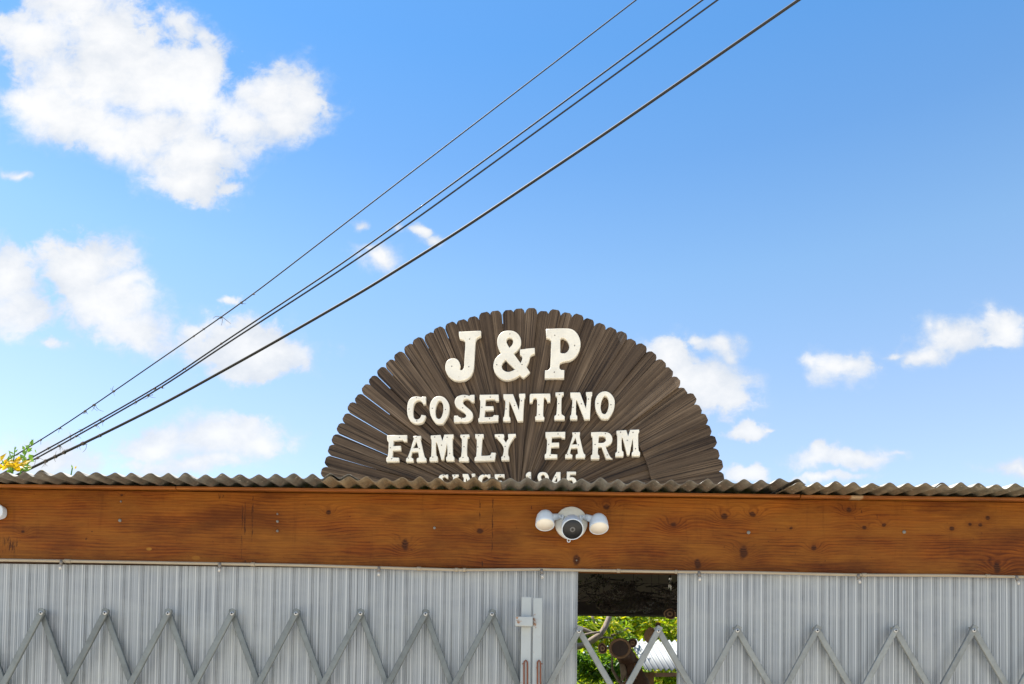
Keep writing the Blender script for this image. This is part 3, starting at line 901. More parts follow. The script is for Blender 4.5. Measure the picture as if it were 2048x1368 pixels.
# letters: outlines of the front faces as they stand on the sign
GA = (800, 770, 8.533); GB = (1030, 770, 6.841); GJ = (860, 610, 5.689); GC = (620, 780, 6.84)
GL = {
 'J': (GJ, [[(330, 308), (345, 303), (578, 292), (578, 350), (545, 366), (524, 388), (514, 440), (500, 680), (492, 740), (465, 800), (410, 845), (340, 860), (270, 850), (210, 805), (178, 745), (174, 690), (190, 640), (230, 612), (280, 606), (320, 630), (342, 680), (334, 728), (350, 740), (372, 733), (386, 705), (391, 640), (401, 425), (392, 402), (370, 392), (337, 380), (330, 340)]], [(450, 388), (248, 697), (441, 703)]),
 '&': (GJ, [[(900, 290), (960, 300), (1010, 340), (1035, 400), (1025, 470), (985, 522), (950, 550), (1030, 660), (1045, 625), (1050, 598), (1042, 578), (1024, 565), (1022, 505), (1190, 487), (1192, 548), (1165, 560), (1140, 582), (1125, 640), (1095, 700), (1138, 765), (1062, 830), (1020, 795), (960, 832), (880, 853), (820, 840), (765, 800), (730, 745), (720, 690), (735, 625), (772, 578), (812, 550), (775, 480), (765, 420), (775, 360), (810, 315), (850, 295)],
             [(905, 368), (935, 380), (945, 405), (938, 445), (903, 484), (880, 445), (868, 410), (880, 378)], [(860, 620), (822, 662), (815, 700), (830, 735), (870, 757), (910, 757), (970, 730), (905, 668)]], [(908, 328), (760, 680), (1047, 678)]),
 'P': (GJ, [[(1320, 272), (1580, 268), (1640, 290), (1690, 350), (1712, 430), (1700, 510), (1660, 580), (1600, 625), (1520, 642), (1480, 660), (1472, 690), (1476, 722), (1492, 735), (1528, 738), (1525, 832), (1305, 832), (1308, 745), (1345, 738), (1364, 720), (1370, 690), (1378, 420), (1374, 396), (1355, 380), (1322, 372)],
             [(1482, 380), (1510, 373), (1545, 390), (1575, 430), (1585, 480), (1570, 520), (1540, 545), (1505, 547), (1482, 540)]], [(1420, 345), (1645, 463), (1415, 765)]),
 'C': (GA, [[(370, 212), (380, 195), (437, 195), (435, 318), (395, 325), (365, 275), (320, 255), (280, 265), (240, 310), (222, 390), (220, 470), (230, 540), (260, 580), (300, 585), (340, 560), (365, 505), (437, 520), (420, 580), (385, 630), (320, 655), (250, 650), (190, 620), (145, 560), (125, 480), (122, 390), (135, 300), (165, 240), (220, 205), (280, 195), (335, 200)]], [(280, 215), (152, 410), (287, 612)]),
 'O': (GA, [[(670, 188), (740, 205), (800, 260), (835, 330), (838, 430), (815, 520), (770, 600), (730, 655), (625, 655), (570, 600), (525, 520), (505, 420), (512, 330), (545, 255), (600, 205)], [(675, 262), (710, 280), (735, 340), (738, 430), (720, 510), (690, 565), (655, 578), (620, 550), (600, 470), (608, 380), (630, 310), (655, 270)]], [(552, 398), (775, 420)]),
 'S': (GA, [[(1180, 185), (1205, 168), (1270, 165), (1265, 280), (1225, 285), (1195, 258), (1160, 235), (1110, 235), (1075, 265), (1075, 310), (1120, 360), (1200, 430), (1240, 490), (1235, 560), (1190, 610), (1110, 632), (1030, 622), (1000, 632), (920, 632), (918, 560), (925, 525), (985, 520), (1010, 548), (1060, 560), (1105, 555), (1130, 525), (1110, 480), (1040, 430), (960, 370), (935, 310), (940, 250), (980, 195), (1050, 168), (1110, 165), (1150, 172)]], [(1107, 200), (1070, 390), (1048, 572)]),
 'E': (GA, [[(1360, 165), (1680, 160), (1685, 265), (1640, 265), (1610, 242), (1580, 238), (1460, 245), (1455, 360), (1592, 360), (1595, 425), (1450, 430), (1440, 545), (1575, 540), (1602, 510), (1680, 515), (1670, 615), (1340, 630), (1335, 572), (1355, 550), (1370, 270), (1358, 240)]], [(1540, 207), (1397, 380), (1528, 575)]),
 'N': (GB, [[(758, 100), (890, 100), (970, 320), (985, 155), (974, 140), (972, 95), (1055, 92), (1055, 140), (1043, 160), (1025, 465), (950, 468), (850, 215), (838, 200), (835, 405), (850, 420), (850, 468), (755, 468), (755, 420), (768, 405), (785, 190), (762, 165)]], [(795, 305), (910, 258), (1005, 193)]),
 'T': (GB, [[(203, 135), (213, 118), (480, 115), (484, 170), (480, 225), (442, 230), (430, 192), (418, 175), (395, 170), (385, 420), (400, 440), (395, 478), (278, 478), (275, 432), (295, 415), (302, 185), (275, 170), (250, 182), (236, 235), (200, 238)]], [(325, 272), (332, 405)]),
 'i': (GB, [[(555, 100), (665, 95), (668, 130), (640, 155), (635, 395), (655, 410), (680, 425), (678, 470), (540, 472), (540, 425), (565, 400), (578, 160), (552, 140)]], [(608, 130), (598, 255), (597, 410)]),
 'F': (GC, [[(1055, 618), (1325, 615), (1322, 700), (1280, 700), (1265, 680), (1140, 690), (1138, 765), (1240, 762), (1240, 820), (1130, 825), (1125, 920), (1215, 925), (1215, 975), (1045, 978), (1045, 928), (1065, 905), (1075, 710), (1057, 690)]], [(1226, 647), (1098, 790), (1117, 940)]),
 'A': (GA, [[(225, 870), (355, 865), (355, 903), (345, 915), (408, 1190), (424, 1232), (447, 1248), (442, 1305), (285, 1308), (285, 1258), (300, 1243), (322, 1235), (312, 1133), (203, 1138), (182, 1230), (200, 1240), (226, 1255), (222, 1305), (103, 1308), (108, 1250), (132, 1232), (238, 908), (225, 896)], [(277, 955), (310, 1072), (217, 1078)]], [(275, 890), (330, 1085), (143, 1247)]),
 'M': (GA, [[(525, 860), (690, 848), (722, 950), (755, 845), (910, 840), (910, 888), (895, 905), (900, 1190), (912, 1212), (925, 1235), (920, 1290), (790, 1290), (785, 1238), (808, 1205), (800, 985), (745, 1270), (705, 1275), (630, 990), (612, 978), (616, 1195), (640, 1222), (640, 1298), (505, 1300), (505, 1240), (530, 1215), (537, 930), (525, 910)]], [(593, 888), (805, 892), (708, 1027), (848, 1170), (560, 1230)]),
 'I': (GA, [[(1030, 845), (1180, 840), (1180, 880), (1150, 908), (1143, 1205), (1170, 1235), (1166, 1300), (1005, 1298), (1005, 1245), (1043, 1213), (1055, 907), (1032, 890)]], [(1092, 882), (1092, 1053), (1075, 1237)]),
 'L': (GA, [[(1280, 835), (1425, 835), (1425, 890), (1402, 907), (1385, 1205), (1530, 1198), (1552, 1175), (1560, 1150), (1635, 1155), (1613, 1285), (1272, 1296), (1275, 1240), (1300, 1210), (1310, 917), (1285, 900)]], [(1343, 865), (1328, 1058), (1548, 1233)]),
 'Y': (GA, [[(1615, 840), (1760, 835), (1775, 850), (1775, 890), (1760, 910), (1805, 980), (1855, 905), (1845, 890), (1845, 835), (1975, 830), (1975, 868), (1943, 890), (1855, 1050), (1845, 1195), (1862, 1222), (1860, 1280), (1730, 1282), (1730, 1226), (1753, 1205), (1765, 1060), (1650, 895), (1618, 880)]], [(1690, 875), (1795, 1050), (1782, 1225)]),
 'R': (GB, [[(1042, 645), (1230, 642), (1300, 665), (1332, 730), (1318, 790), (1270, 828), (1238, 838), (1300, 975), (1335, 1005), (1245, 1005), (1185, 845), (1140, 845), (1135, 945), (1153, 962), (1153, 1010), (1040, 1012), (1040, 962), (1058, 945), (1060, 705), (1044, 690)], [(1148, 700), (1215, 700), (1243, 722), (1243, 762), (1212, 787), (1140, 790)]], [(1237, 665), (1095, 815), (1262, 957)]),
}
DG = {
 '1': [[(0, .14), (.35, 0), (.72, 0), (.72, .86), (1, .88), (1, 1), (0, 1), (0, .88), (.3, .86), (.3, .26), (0, .3)]],
 '9': [[(.5, 0), (.8, .06), (1, .3), (1, .55), (.9, .8), (.65, .98), (.3, 1), (.05, .88), (.1, .74), (.35, .84), (.6, .78), (.68, .60), (.45, .66), (.15, .58), (0, .35), (.08, .12), (.25, .02)], [(.48, .14), (.66, .22), (.68, .4), (.5, .5), (.34, .42), (.32, .22)]],
 '4': [[(.5, 0), (.9, 0), (.9, .62), (1, .62), (1, .76), (.9, .76), (.9, .9), (1, .9), (1, 1), (.45, 1), (.45, .9), (.58, .9), (.58, .76), (0, .76), (0, .62)], [(.58, .28), (.58, .62), (.28, .62)]],
 '5': [[(.05, 0), (.95, 0), (.95, .17), (.38, .17), (.36, .37), (.6, .34), (.9, .46), (1, .68), (.85, .9), (.5, 1), (.15, .95), (0, .78), (.25, .7), (.4, .83), (.62, .8), (.68, .66), (.52, .52), (.3, .54), (.05, .56)]],
}


def smooth(pts):
    """round the gentle corners of an outline, keep the sharp ones"""
    n = len(pts); out = []; P2 = [Vector(p) for p in pts]; sharp = []
    for i in range(n):
        a = (P2[i] - P2[i - 1]); b = (P2[(i + 1) % n] - P2[i])
        sharp.append(abs(a.angle_signed(b, 0.0)) > radians(50))
    for i in range(n):
        p0, p1, p2, p3 = P2[i - 1], P2[i], P2[(i + 1) % n], P2[(i + 2) % n]
        out.append(p1)
        s1, s2 = sharp[i], sharp[(i + 1) % n]
        if s1 and s2: continue
        L = (p2 - p1).length
        t1 = Vector((0, 0)) if s1 else (p2 - p0).normalized() * L
        t2 = Vector((0, 0)) if s2 else (p3 - p1).normalized() * L
        if s1: t1 = (p2 - p1) * 1.5 - t2 * 0.5
        if s2: t2 = (p2 - p1) * 1.5 - t1 * 0.5
        for k in (1, 2, 3):
            t = k / 4; t2_, t3 = t * t, t * t * t
            out.append(p1 * (2 * t3 - 3 * t2_ + 1) + t1 * (t3 - 2 * t2_ + t) + p2 * (-2 * t3 + 3 * t2_) + t2 * (t3 - t2_))
    return out


dg_ = bpy.context.evaluated_depsgraph_get


def letter(loops_px, nails_px, thick):
    cu = bpy.data.curves.new('letter', 'CURVE'); cu.dimensions = '2D'; cu.fill_mode = 'BOTH'
    cu.extrude = thick / 2 - 0.0022; cu.bevel_depth = 0.0022; cu.bevel_resolution = 1; cu.offset = -0.0021
    allp = [sgn(x, y, thick + .004) for x, y in loops_px[0]]
    cx = sum(p[0] for p in allp) / len(allp); cy = sum(p[1] for p in allp) / len(allp)
    for lp in loops_px:
        pts = smooth([sgn(x, y, thick + .004) for x, y in lp])
        sp = cu.splines.new('POLY'); sp.points.add(len(pts) - 1); sp.use_cyclic_u = True
        for q, p in zip(sp.points, pts): q.co = (p.x - cx, p.y - cy, 0, 1)
    tmp = bpy.data.objects.new('tmp', cu); COL.objects.link(tmp)
    me = bpy.data.meshes.new_from_object(tmp.evaluated_get(dg_()))
    bpy.data.objects.remove(tmp); bpy.data.curves.remove(cu)
    me.materials.clear(); me.materials.append(M_PAINT); me.name = 'letter'
    o = put('letter', me, fan)
    o.location = (cx, cy, 0.004 + thick / 2)
    if nails_px:
        mb = MB()
        for (x, y) in nails_px:
            p = sgn(x, y, thick + .004)
            mb.lathe([(0.0032, thick / 2 - .001), (0.0032, thick / 2 + .0008), (0.0015, thick / 2 + .0012)], Matrix.Translation((p[0] - cx, p[1] - cy, 0)), 8)
        mb.build('nails', M_NOZ, o)
    return o


def glyph(ch, dx=0.0, dy=0.0, box=None, thick=0.026):
    (ox, oy, s), loops, nails = GL[ch]
    L = [[(ox + x / s + dx, oy + y / s + dy) for x, y in lp] for lp in loops]
    Nn = [(ox + x / s + dx, oy + y / s + dy) for x, y in nails]
    if box:
        x0, x1 = min(p[0] for p in L[0]), max(p[0] for p in L[0]); y0, y1 = min(p[1] for p in L[0]), max(p[1] for p in L[0])
        f = lambda p: (box[0] + (p[0] - x0) / (x1 - x0) * (box[1] - box[0]), box[2] + (p[1] - y0) / (y1 - y0) * (box[3] - box[2]))
        L = [[f(p) for p in lp] for lp in L]; Nn = [f(p) for p in Nn]
    return letter(L, Nn, thick)


for c in 'J&P': glyph(c, thick=0.024)
for c in 'COSE': glyph(c, thick=0.027)
glyph('N', -134, 3.4, thick=0.027); glyph('T', thick=0.027); glyph('i', thick=0.027); glyph('N', thick=0.027); glyph('O', 331, -9.6, thick=0.027)
for c in 'FAMILY': glyph(c, thick=0.027)
glyph('F', 316.8, -6.6, thick=0.027); glyph('A', 318.3, -7.4, thick=0.027); glyph('R', thick=0.027); glyph('M', 371.7, -9.6, thick=0.027)
for c, x0, x1, t in (('S', 876, 896, 948.7), ('I', 902, 917, 948.7), ('N', 925, 950, 947), ('C', 956, 980.5, 948.5), ('E', 988, 1009, 948)):
    glyph(c, box=(x0, x1, t, t + 31), thick=0.022)
for c, x0, x1, t in (('1', 1052, 1066, 943.8), ('9', 1075, 1097.5, 943.8), ('4', 1103, 1123, 943.8), ('5', 1132.5, 1153, 943)):
    letter([[(x0 + x * (x1 - x0), t + y * 32) for x, y in lp] for lp in DG[c]], [(x0 + 8, t + 10)], 0.022)
# ------------------------------------------------------------------ overhead cables with dried tendrils
def lin(pts, x):
    for j in range(len(pts) - 1):
        if pts[j][0] <= x <= pts[j + 1][0]:
            f_ = (x - pts[j][0]) / (pts[j + 1][0] - pts[j][0]); return pts[j][1] + f_ * (pts[j + 1][1] - pts[j][1])


CABLES = [
    ([(-900, 1380), (-260, 1085), (0, 929), (60, 893), (122, 855), (230, 781), (440, 636), (507, 588), (800, 362), (1272, 0), (1600, -252), (2000, -560)], 0.0170, M_WIRE,
     'thin black overhead cable, highest of the four above the roof', [(507, 5), (483, 8), (442, 11), (408, 3), (388, 3), (228, 8), (188, 11), (170, 8), (120, 6), (82, 6), (55, 8)], 9.5, 6.2),
    ([(-900, 1375), (-260, 1078), (0, 950), (60, 917), (180, 851), (325, 768), (443, 687), (680, 530), (806, 440), (1000, 298), (1405, 0), (1700, -217), (2000, -440)], 0.0220, M_WIRE,
     'black overhead cable, upper one of the close middle pair', [(443, 4), (370, 4), (310, 6), (200, 4), (163, 5), (140, 6), (96, 6)], 9.8, 6.4),
    ([(-900, 1370), (-260, 1073), (0, 955), (60, 924), (180, 857), (328, 772), (443, 694), (680, 541), (828, 441), (1010, 309), (1435, 0), (1730, -213), (2000, -412)], 0.0220, M_WIREB,
     'black overhead cable, lower one of the close middle pair', [(324, 6), (296, 11), (272, 5), (206, 6), (191, 7), (152, 6), (118, 9), (75, 12)], 9.8, 6.4),
    ([(-900, 1360), (-260, 1072), (0, 967), (60, 937), (200, 871), (330, 806), (530, 695), (735, 577), (920, 461), (1200, 274), (1597, 0), (1800, -140), (2100, -350)], 0.036, M_WIREB,
     'thick black overhead cable, lowest of the four above the roof', [(166, 13), (200, 4), (128, 9), (111, 8), (92, 9)], 9.0, 5.6),
]
rw = random.Random(3)
for (pts, dia, mtl, label, knots, yl, yr) in CABLES:
    def depth(x): return 1 / ((1 / (yl + 3.54)) + ((1 / (yr + 3.54)) - (1 / (yl + 3.54))) * (x + 260) / 2260) - 3.54
    xs_, dense = [p[0] for p in pts], []
    x = xs_[0]
    while x <= xs_[-1]:
        dense.append(P(x, lin(pts, x), depth(x))); x += 20
    # smooth the polyline
    for _ in range(6):
        dense = [dense[0]] + [(dense[i - 1] + dense[i] * 2 + dense[i + 1]) / 4 for i in range(1, len(dense) - 1)] + [dense[-1]]
    t = thing('overhead_cable', label, 'cable', dense[0], 'overhead cables crossing the sky')
    MB().tube([p - dense[0] for p in dense], dia / 2, 10).build('wire', mtl, t)
    mb = MB()
    for (kx, size) in knots:
        c = P(kx, lin(pts, kx), depth(kx)) - dense[0]
        nx = P(kx + 10, lin(pts, kx + 10), depth(kx + 10)) - dense[0]
        ax = (nx - c).normalized(); k = size / 150.0
        # a few turns clasping the cable, then loose curling ends
        s = ax.orthogonal().normalized(); s2 = ax.cross(s)
        turns = 2 + size // 4
        mb.tube([c + ax * (k * .5 * (i / (turns * 6) - .5)) + (s * cos(i * 1.05) + s2 * sin(i * 1.05)) * (dia * .62 + rw.uniform(0, .3) * k * .22) for i in range(turns * 6 + 1)], 0.0040, 5)
        for _ in range(1 + size // 4):
            p = c + Vector((rw.uniform(-.4, .4) * k, 0, 0)); d = Vector((rw.uniform(-1, 1), rw.uniform(-.5, .5), rw.uniform(-1.3, .6))).normalized()
            cv = Vector((rw.uniform(-1, 1), rw.uniform(-.6, .6), rw.uniform(-1, 1))) * .6
            pl = [p]
            for i in range(7):
                p = p + d * k * rw.uniform(.16, .36); pl.append(p); d = (d + cv).normalized()
            mb.tube(pl, [0.0046 - .0004 * i for i in range(8)], 5)
        for _ in range(size // 4):
            p = c + Vector((rw.uniform(-.25, .25) * k, rw.uniform(-.1, .1) * k, rw.uniform(-.25, .2) * k))
            mb.tube([p, p + Vector((rw.uniform(-.2, .2) * k, 0, rw.uniform(-.2, .2) * k))], [rw.uniform(.006, .012), .003], 5)
    tag(mb.build('tendril', M_TENDRIL, t), None, None, None, 'stuff')


# ------------------------------------------------------------------ leaves
def leaf(mb, p, d, L, wd, nrm=None, fold=.25):
    d = d.normalized()
    s = d.cross(nrm if nrm else Vector((random.uniform(-1, 1), random.uniform(-1, 1), random.uniform(-.2, 1)))).normalized()
    n = s.cross(d)
    b = len(mb.v)
    mb.v += [p, p + d * L * .4 + s * wd * .5 + n * wd * fold, p + d * L * .5 - n * wd * .02, p + d * L * .4 - s * wd * .5 + n * wd * fold, p + d * L - n * L * .12]
    mb.face([b, b + 1, b + 2]); mb.face([b, b + 2, b + 3]); mb.face([b + 1, b + 4, b + 2]); mb.face([b + 2, b + 4, b + 3])


def crown(mb, rng, clumps, per, L, wd, droop=-.25):
    for (c, r) in clumps:
        for _ in range(per):
            q = Vector((rng.gauss(0, 1), rng.gauss(0, 1), rng.gauss(0, 1)))
            q = q.normalized() * (rng.random() ** .45)
            p = c + Vector((q.x * r, q.y * r, q.z * r * .8))
            d = Vector((q.x + rng.uniform(-.8, .8), q.y + rng.uniform(-.8, .8), rng.uniform(-.7, .6) + droop))
            k = rng.uniform(.65, 1.25)
            leaf(mb, p, d, L * k, wd * k)


# garden behind the stand
rg = random.Random(21)
def tree(name, label, base, top, clumps, per, L, wd, leafm, limbs):
    t = thing(name, label, 'tree' if 'tree' in name else 'shrub', base)
    tr = MB()
    mid = base.lerp(top, .5) + Vector((rg.uniform(-.1, .1), 0, 0))
    tr.tube([Vector((0, 0, -.05)), mid - base, top - base], [.07, .05, .02], 9)
    tr.build('trunk', M_BARK, t)
    for pts, r in limbs:
        MB().tube([p - base for p in pts], r, 8).build('limb', M_BARK, t)
    mb = MB(); crown(mb, rg, [(c - base, r) for c, r in clumps], per, L, wd)
    mb.build('crown', leafm, t)
    return t


Y0 = 3.9
lim = [([P(1150, 1294, Y0), P(1168, 1290, Y0), P(1185, 1280, Y0 - .03), P(1200, 1270, Y0 - .05), P(1210, 1255, Y0 - .05), P(1216, 1240, Y0), P(1222, 1225, Y0), P(1232, 1195, Y0 + .05)], [.03, .03, .033, .028, .026, .025, .025, .02]),
       ([P(1140, 1250, Y0), P(1165, 1258, Y0), P(1180, 1264, Y0), P(1193, 1272, Y0)], [.022, .02, .018, .016]),
       ([P(1168, 1270, Y0 - .1), P(1185, 1266, Y0 - .1), P(1200, 1264, Y0 - .1)], [.012, .011, .009]),
       ([P(1222, 1272, Y0 + .1), P(1240, 1264, Y0 + .1), P(1257, 1256, Y0 + .12)], [.012, .012, .007]),
       ([P(1182, 1226, Y0 + .2), P(1187, 1240, Y0 + .2), P(1190, 1262, Y0 + .2)], [.014, .014, .012]),
       ([P(1200, 1276, Y0), P(1215, 1275, Y0 - .05), P(1226, 1277, Y0 - .05)], [.011, .009, .007])]
cl = []
for _ in range(70):
    x_ = rg.uniform(-1.4, 2.8)
    cl.append((Vector((x_, rg.uniform(4.5, 5.6) + (1.0 if x_ > .75 else 0), rg.uniform(1.7, 3.0))), rg.uniform(.22, .42)))
cl += [(P(rg.uniform(1150, 1250), rg.uniform(1210, 1285), rg.uniform(4.05, 4.5)), .15) for _ in range(10)]
cl += [(P(rg.uniform(1230, 1370), rg.uniform(1215, 1268), rg.uniform(4.9, 5.6)), .2) for _ in range(16)]
tree('fruit_tree', 'bright green fruit tree with narrow leaves and pale bent limbs behind the opening', Vector((P(1130, 1300, Y0).x, Y0 + .1, 0)), P(1140, 1290, Y0), cl, 130, .105, .028, M_LEAF, lim)
cl = []
for _ in range(30):
    cl.append((Vector((rg.uniform(-1.5, 1.0), rg.uniform(4.0, 5.2), rg.uniform(.7, 1.95))), rg.uniform(.25, .42)))
cl += [(P(rg.uniform(1152, 1262), rg.uniform(1320, 1400), 3.75), .14) for _ in range(9)]
tree('garden_shrub', 'darker green leafy shrub low behind the opening, left of the driftwood', Vector((0.35, 4.1, 0)), Vector((0.4, 4.1, 1.7)), cl, 130, .085, .034, M_LEAFD, [])
cl = []
for _ in range(26):
    cl.append((Vector((rg.uniform(.7, 3.4), rg.uniform(4.7, 6.0), rg.uniform(.7, 2.1))), rg.uniform(.3, .45)))
cl += [(P(rg.uniform(1295, 1360), rg.uniform(1350, 1400), 5.0), .2) for _ in range(7)]
tree('garden_shrub', 'yellow-green leafy shrub low behind the white shelter roof', Vector((1.6, 5.2, 0)), Vector((1.5, 5.2, 1.8)), cl, 120, .08, .036, M_LEAF, [])
hb = MB(); cl = [(Vector((rg.uniform(-6, 7), rg.uniform(7.5, 9.8), rg.uniform(.4, 4.0))), rg.uniform(.5, .9)) for _ in range(170)]
crown(hb, rg, cl, 150, .18, .09)
tag(hb.build('foliage', M_LEAF), 'dense green hedge far behind the garden opening', None, None, 'stuff')

# small shelter with a white corrugated roof
tl, tr_, br, bl = P(1258, 1281, 4.3), P(1478, 1285, 4.35), P(1510, 1338, 3.75), P(1291, 1340, 3.7)
sh = thing('garden_shelter', 'small shelter with white corrugated roof in the sunny garden', 'shelter', (bl.x, bl.y, 0))
mb = MB(); nw = 20 * 10
nrm = (br - bl).cross(tl - bl).normalized()
for th in (0, .003):
    for (a, b) in ((bl, br), (tl, tr_)):
        for k in range(nw + 1):
            p = a.lerp(b, k / nw) + nrm * (0.013 * sin(2 * pi * k / 10) + th)
            mb.v.append(p - sh.location)
n = nw + 1
for k in range(nw):
    mb.face([k + 1, k, n + k, n + k + 1], True); mb.face([2 * n + k, 2 * n + k + 1, 3 * n + k + 1, 3 * n + k], True)
    mb.face([k, k + 1, 2 * n + k + 1, 2 * n + k]); mb.face([n + k + 1, n + k, 3 * n + k, 3 * n + k + 1])
mb.build('roof_sheet', M_SHEET, sh)
dn = Vector((0, 0, -1))
def slat(p, q, h, wd, name):
    d = (q - p).normalized(); s = d.cross(dn).normalized() * wd / 2
    m = MB()
    for e in (p, q):
        for (a, b) in ((-1, 0), (1, 0), (1, 1), (-1, 1)): m.v.append(e + s * a + dn * (h * b) - sh.location)
    for f in ((0, 1, 2, 3), (7, 6, 5, 4), (0, 4, 5, 1), (1, 5, 6, 2), (2, 6, 7, 3), (3, 7, 4, 0)): m.face(list(f))
    return m.build(name, M_POST, sh)
slat(bl + Vector((.09, .05, -.022)), br + Vector((-.02, .05, -.022)), .035, .04, 'eave_batten')
slat(tl + Vector((.05, -.02, -.03)), tr_ + Vector((-.02, -.02, -.03)), .05, .04, 'eave_batten')
for px, yy in ((1292, 3.9), (1300, 4.2), (1495, 3.9), (1470, 4.3)):
    c = P(px, 1345, yy)
    MB().box(c.x - .035 - sh.location.x, c.x + .035 - sh.location.x, yy - .035 - sh.location.y, yy + .035 - sh.location.y, 0, c.z).build('post', M_POST, sh, .004)

# driftwood trunk with a hollow end, standing inside the stand
ye = 1.1
dw = thing('driftwood', 'red-brown hollow driftwood trunk standing behind the right gate in the opening', 'driftwood', (P(1283, 1368, ye).x, ye, 0))
o_ = dw.location
e0 = P(1240, 1297, ye - .27)
trunk_pts = [e0, P(1244, 1303, ye - .10), P(1256, 1322, ye), P(1266, 1342, ye), P(1275, 1366, ye), P(1284, 1420, ye), Vector((P(1290, 1400, ye).x, ye, 0.0))]
rad_ = [.055, .050, .052, .056, .066, .085, .11]
tp, tr2 = [], []
for i in range(6):
    for k in range(7):
        f_ = k / 7
        tp.append(trunk_pts[i].lerp(trunk_pts[i + 1], f_)); tr2.append(rad_[i] + (rad_[i + 1] - rad_[i]) * f_)
for _ in range(3):
    tp = [tp[0]] + [(tp[i - 1] + tp[i] * 2 + tp[i + 1]) / 4 for i in range(1, len(tp) - 1)] + [tp[-1]]
mb = MB(); mb.tube([p - o_ for p in tp], tr2, 18)
rd = random.Random(2); groove = [rd.uniform(-.011, .006) for _ in range(18)]
for i, v_ in enumerate(mb.v):
    a = i % 18; k = i // 18
    if 0 < k < len(tp):
        cdir = (v_ - (tp[k] - o_)).normalized()
        mb.v[i] = v_ + cdir * (groove[(a + k // 9) % 18] * min(1, k / 4) + rd.uniform(-.003, .003))
tk = mb.build('trunk', M_LOG, dw)
ax = (trunk_pts[0] - trunk_pts[1]).normalized()
def disc_m(c, d): return Matrix.Translation(c) @ d.to_track_quat('Z', 'Y').to_matrix().to_4x4()
mf = disc_m(e0 - o_, ax)
MB().lathe([(0.055, -.012), (0.0575, .008), (0.054, .014), (0.048, .013), (0.043, .004), (0.038, -.004), (.002, -.006)], mf, 22, 1.06).build('rim', M_ORN, tk)
MB().lathe([(0.043, .005), (0.036, .0), (0.016, -.001), (.010, .004), (.002, .006)], mf, 22, 1.06).build('hollow', M_ORNIN, tk)
st = [P(1244, 1328, ye - .05), P(1248, 1345, ye - .05), P(1244, 1362, ye - .05)]
MB().tube([p - o_ for p in st], [.016, .02, .008], 8).build('stub', M_BARK, dw)
for pts, r in (([P(1271, 1326, ye - .06), P(1273, 1342, ye - .065), P(1271, 1358, ye - .07)], [.010, .013, .006]), ([P(1262, 1352, ye - .075), P(1250, 1368, ye - .07), P(1246, 1385, ye - .06)], [.008, .014, .01])):
    MB().tube([p - o_ for p in pts], r, 6).build('splinter', M_POST, dw)
st = [P(1226, 1300, ye + .1), P(1224, 1318, ye + .1), P(1225, 1340, ye + .1), P(1238, 1362, ye + .05), P(1262, 1385, ye)]
MB().tube([p - o_ for p in st], [.004, .006, .008, .011, .014], 7).build('branch', M_BARK, dw)

# brown dried discs hanging in the opening
def ornament(px, py, r, y, label, squash=1.0, star=0, lump=0.0, tilt=(0, 0), plain_face=False):
    c = P(px, py, y); rr = r / F * (y + 3.54)
    t = thing('hanging_disc', label, 'ornament', c, 'brown dried discs hanging in the opening')
    d = Vector((tilt[0], -1, tilt[1])).normalized(); m = disc_m(Vector((0, 0, 0)), d)
    rim = MB().lathe([(rr * .55, -rr * .55), (rr * .9, -rr * .25), (rr, 0), (rr * .97, rr * .07), (rr * .86, rr * .10), (rr * .82, rr * .02)] + ([] if not plain_face else [(rr * .3, -rr * .05)]), m, 26)
    rq = random.Random(int(px))
    ph_ = rq.uniform(0, 6)
    def bend(mb):
        mi = m.inverted()
        for i, q in enumerate(mb.v):
            l = mi @ q; a = math.atan2(l.y, l.x)
            k = 1 + lump * (sin(2 * a + ph_) * .5 + sin(3 * a + ph_ * 2) * .35 + sin(5 * a) * .2)
            mb.v[i] = m @ Vector((l.x * k * squash, l.y * k, l.z))
        return mb
    bend(rim).build('rind', M_ORN, t)
    fl = MB().lathe([(rr * .84, rr * .01), (rr * .8, rr * .05), (rr * .3, rr * .0), (rr * .16, rr * .06), (rr * .02, rr * .1)], m, 26)
    bend(fl).build('centre', M_ORN if plain_face else M_ORNIN, t)
    if star:
        for k in range(star):
            a = 2 * pi * k / star
            p0, p1 = m @ Vector((cos(a) * rr * .12, sin(a) * rr * .12, rr * .08)), m @ Vector((cos(a) * rr * .55, sin(a) * rr * .55, rr * .06))
            MB().tube([p0, p1], [rr * .09, rr * .03], 6).build('ray', M_ORN, t)
    # cord up to the ceiling boards
    MB().tube([Vector((0, 0, rr * .8)), Vector((0.004, 0.0, (ZC - c.z) * .5)), Vector((0, 0, ZC - c.z - .0005))], .0011, 5).build('cord', M_TWIG, t)
    return t


ornament(1340, 1228, 11.5, .75, 'brown dried disc with lumpy rim hanging highest, beside the right screen edge', 1.0, 0, .12, (-.1, -.25))
ornament(1301, 1271, 16.5, .80, 'large flat brown dried disc hanging behind the gate peak above the white roof', .85, 0, .03, (.3, -.1), True)
ornament(1316, 1249, 5, .85, 'smallest dark brown dried disc hanging just above the gate peak', 1.0, 0, .04, (0, -.3))
ornament(1205, 1297, 10.5, .70, 'shield-shaped brown dried disc hanging alone left of the driftwood', 1.0, 0, .16, (.2, -.15))
ornament(1265, 1286, 9.5, .85, 'brown dried disc with star-shaped centre right of the driftwood end', 1.0, 7, .05, (0, -.1))

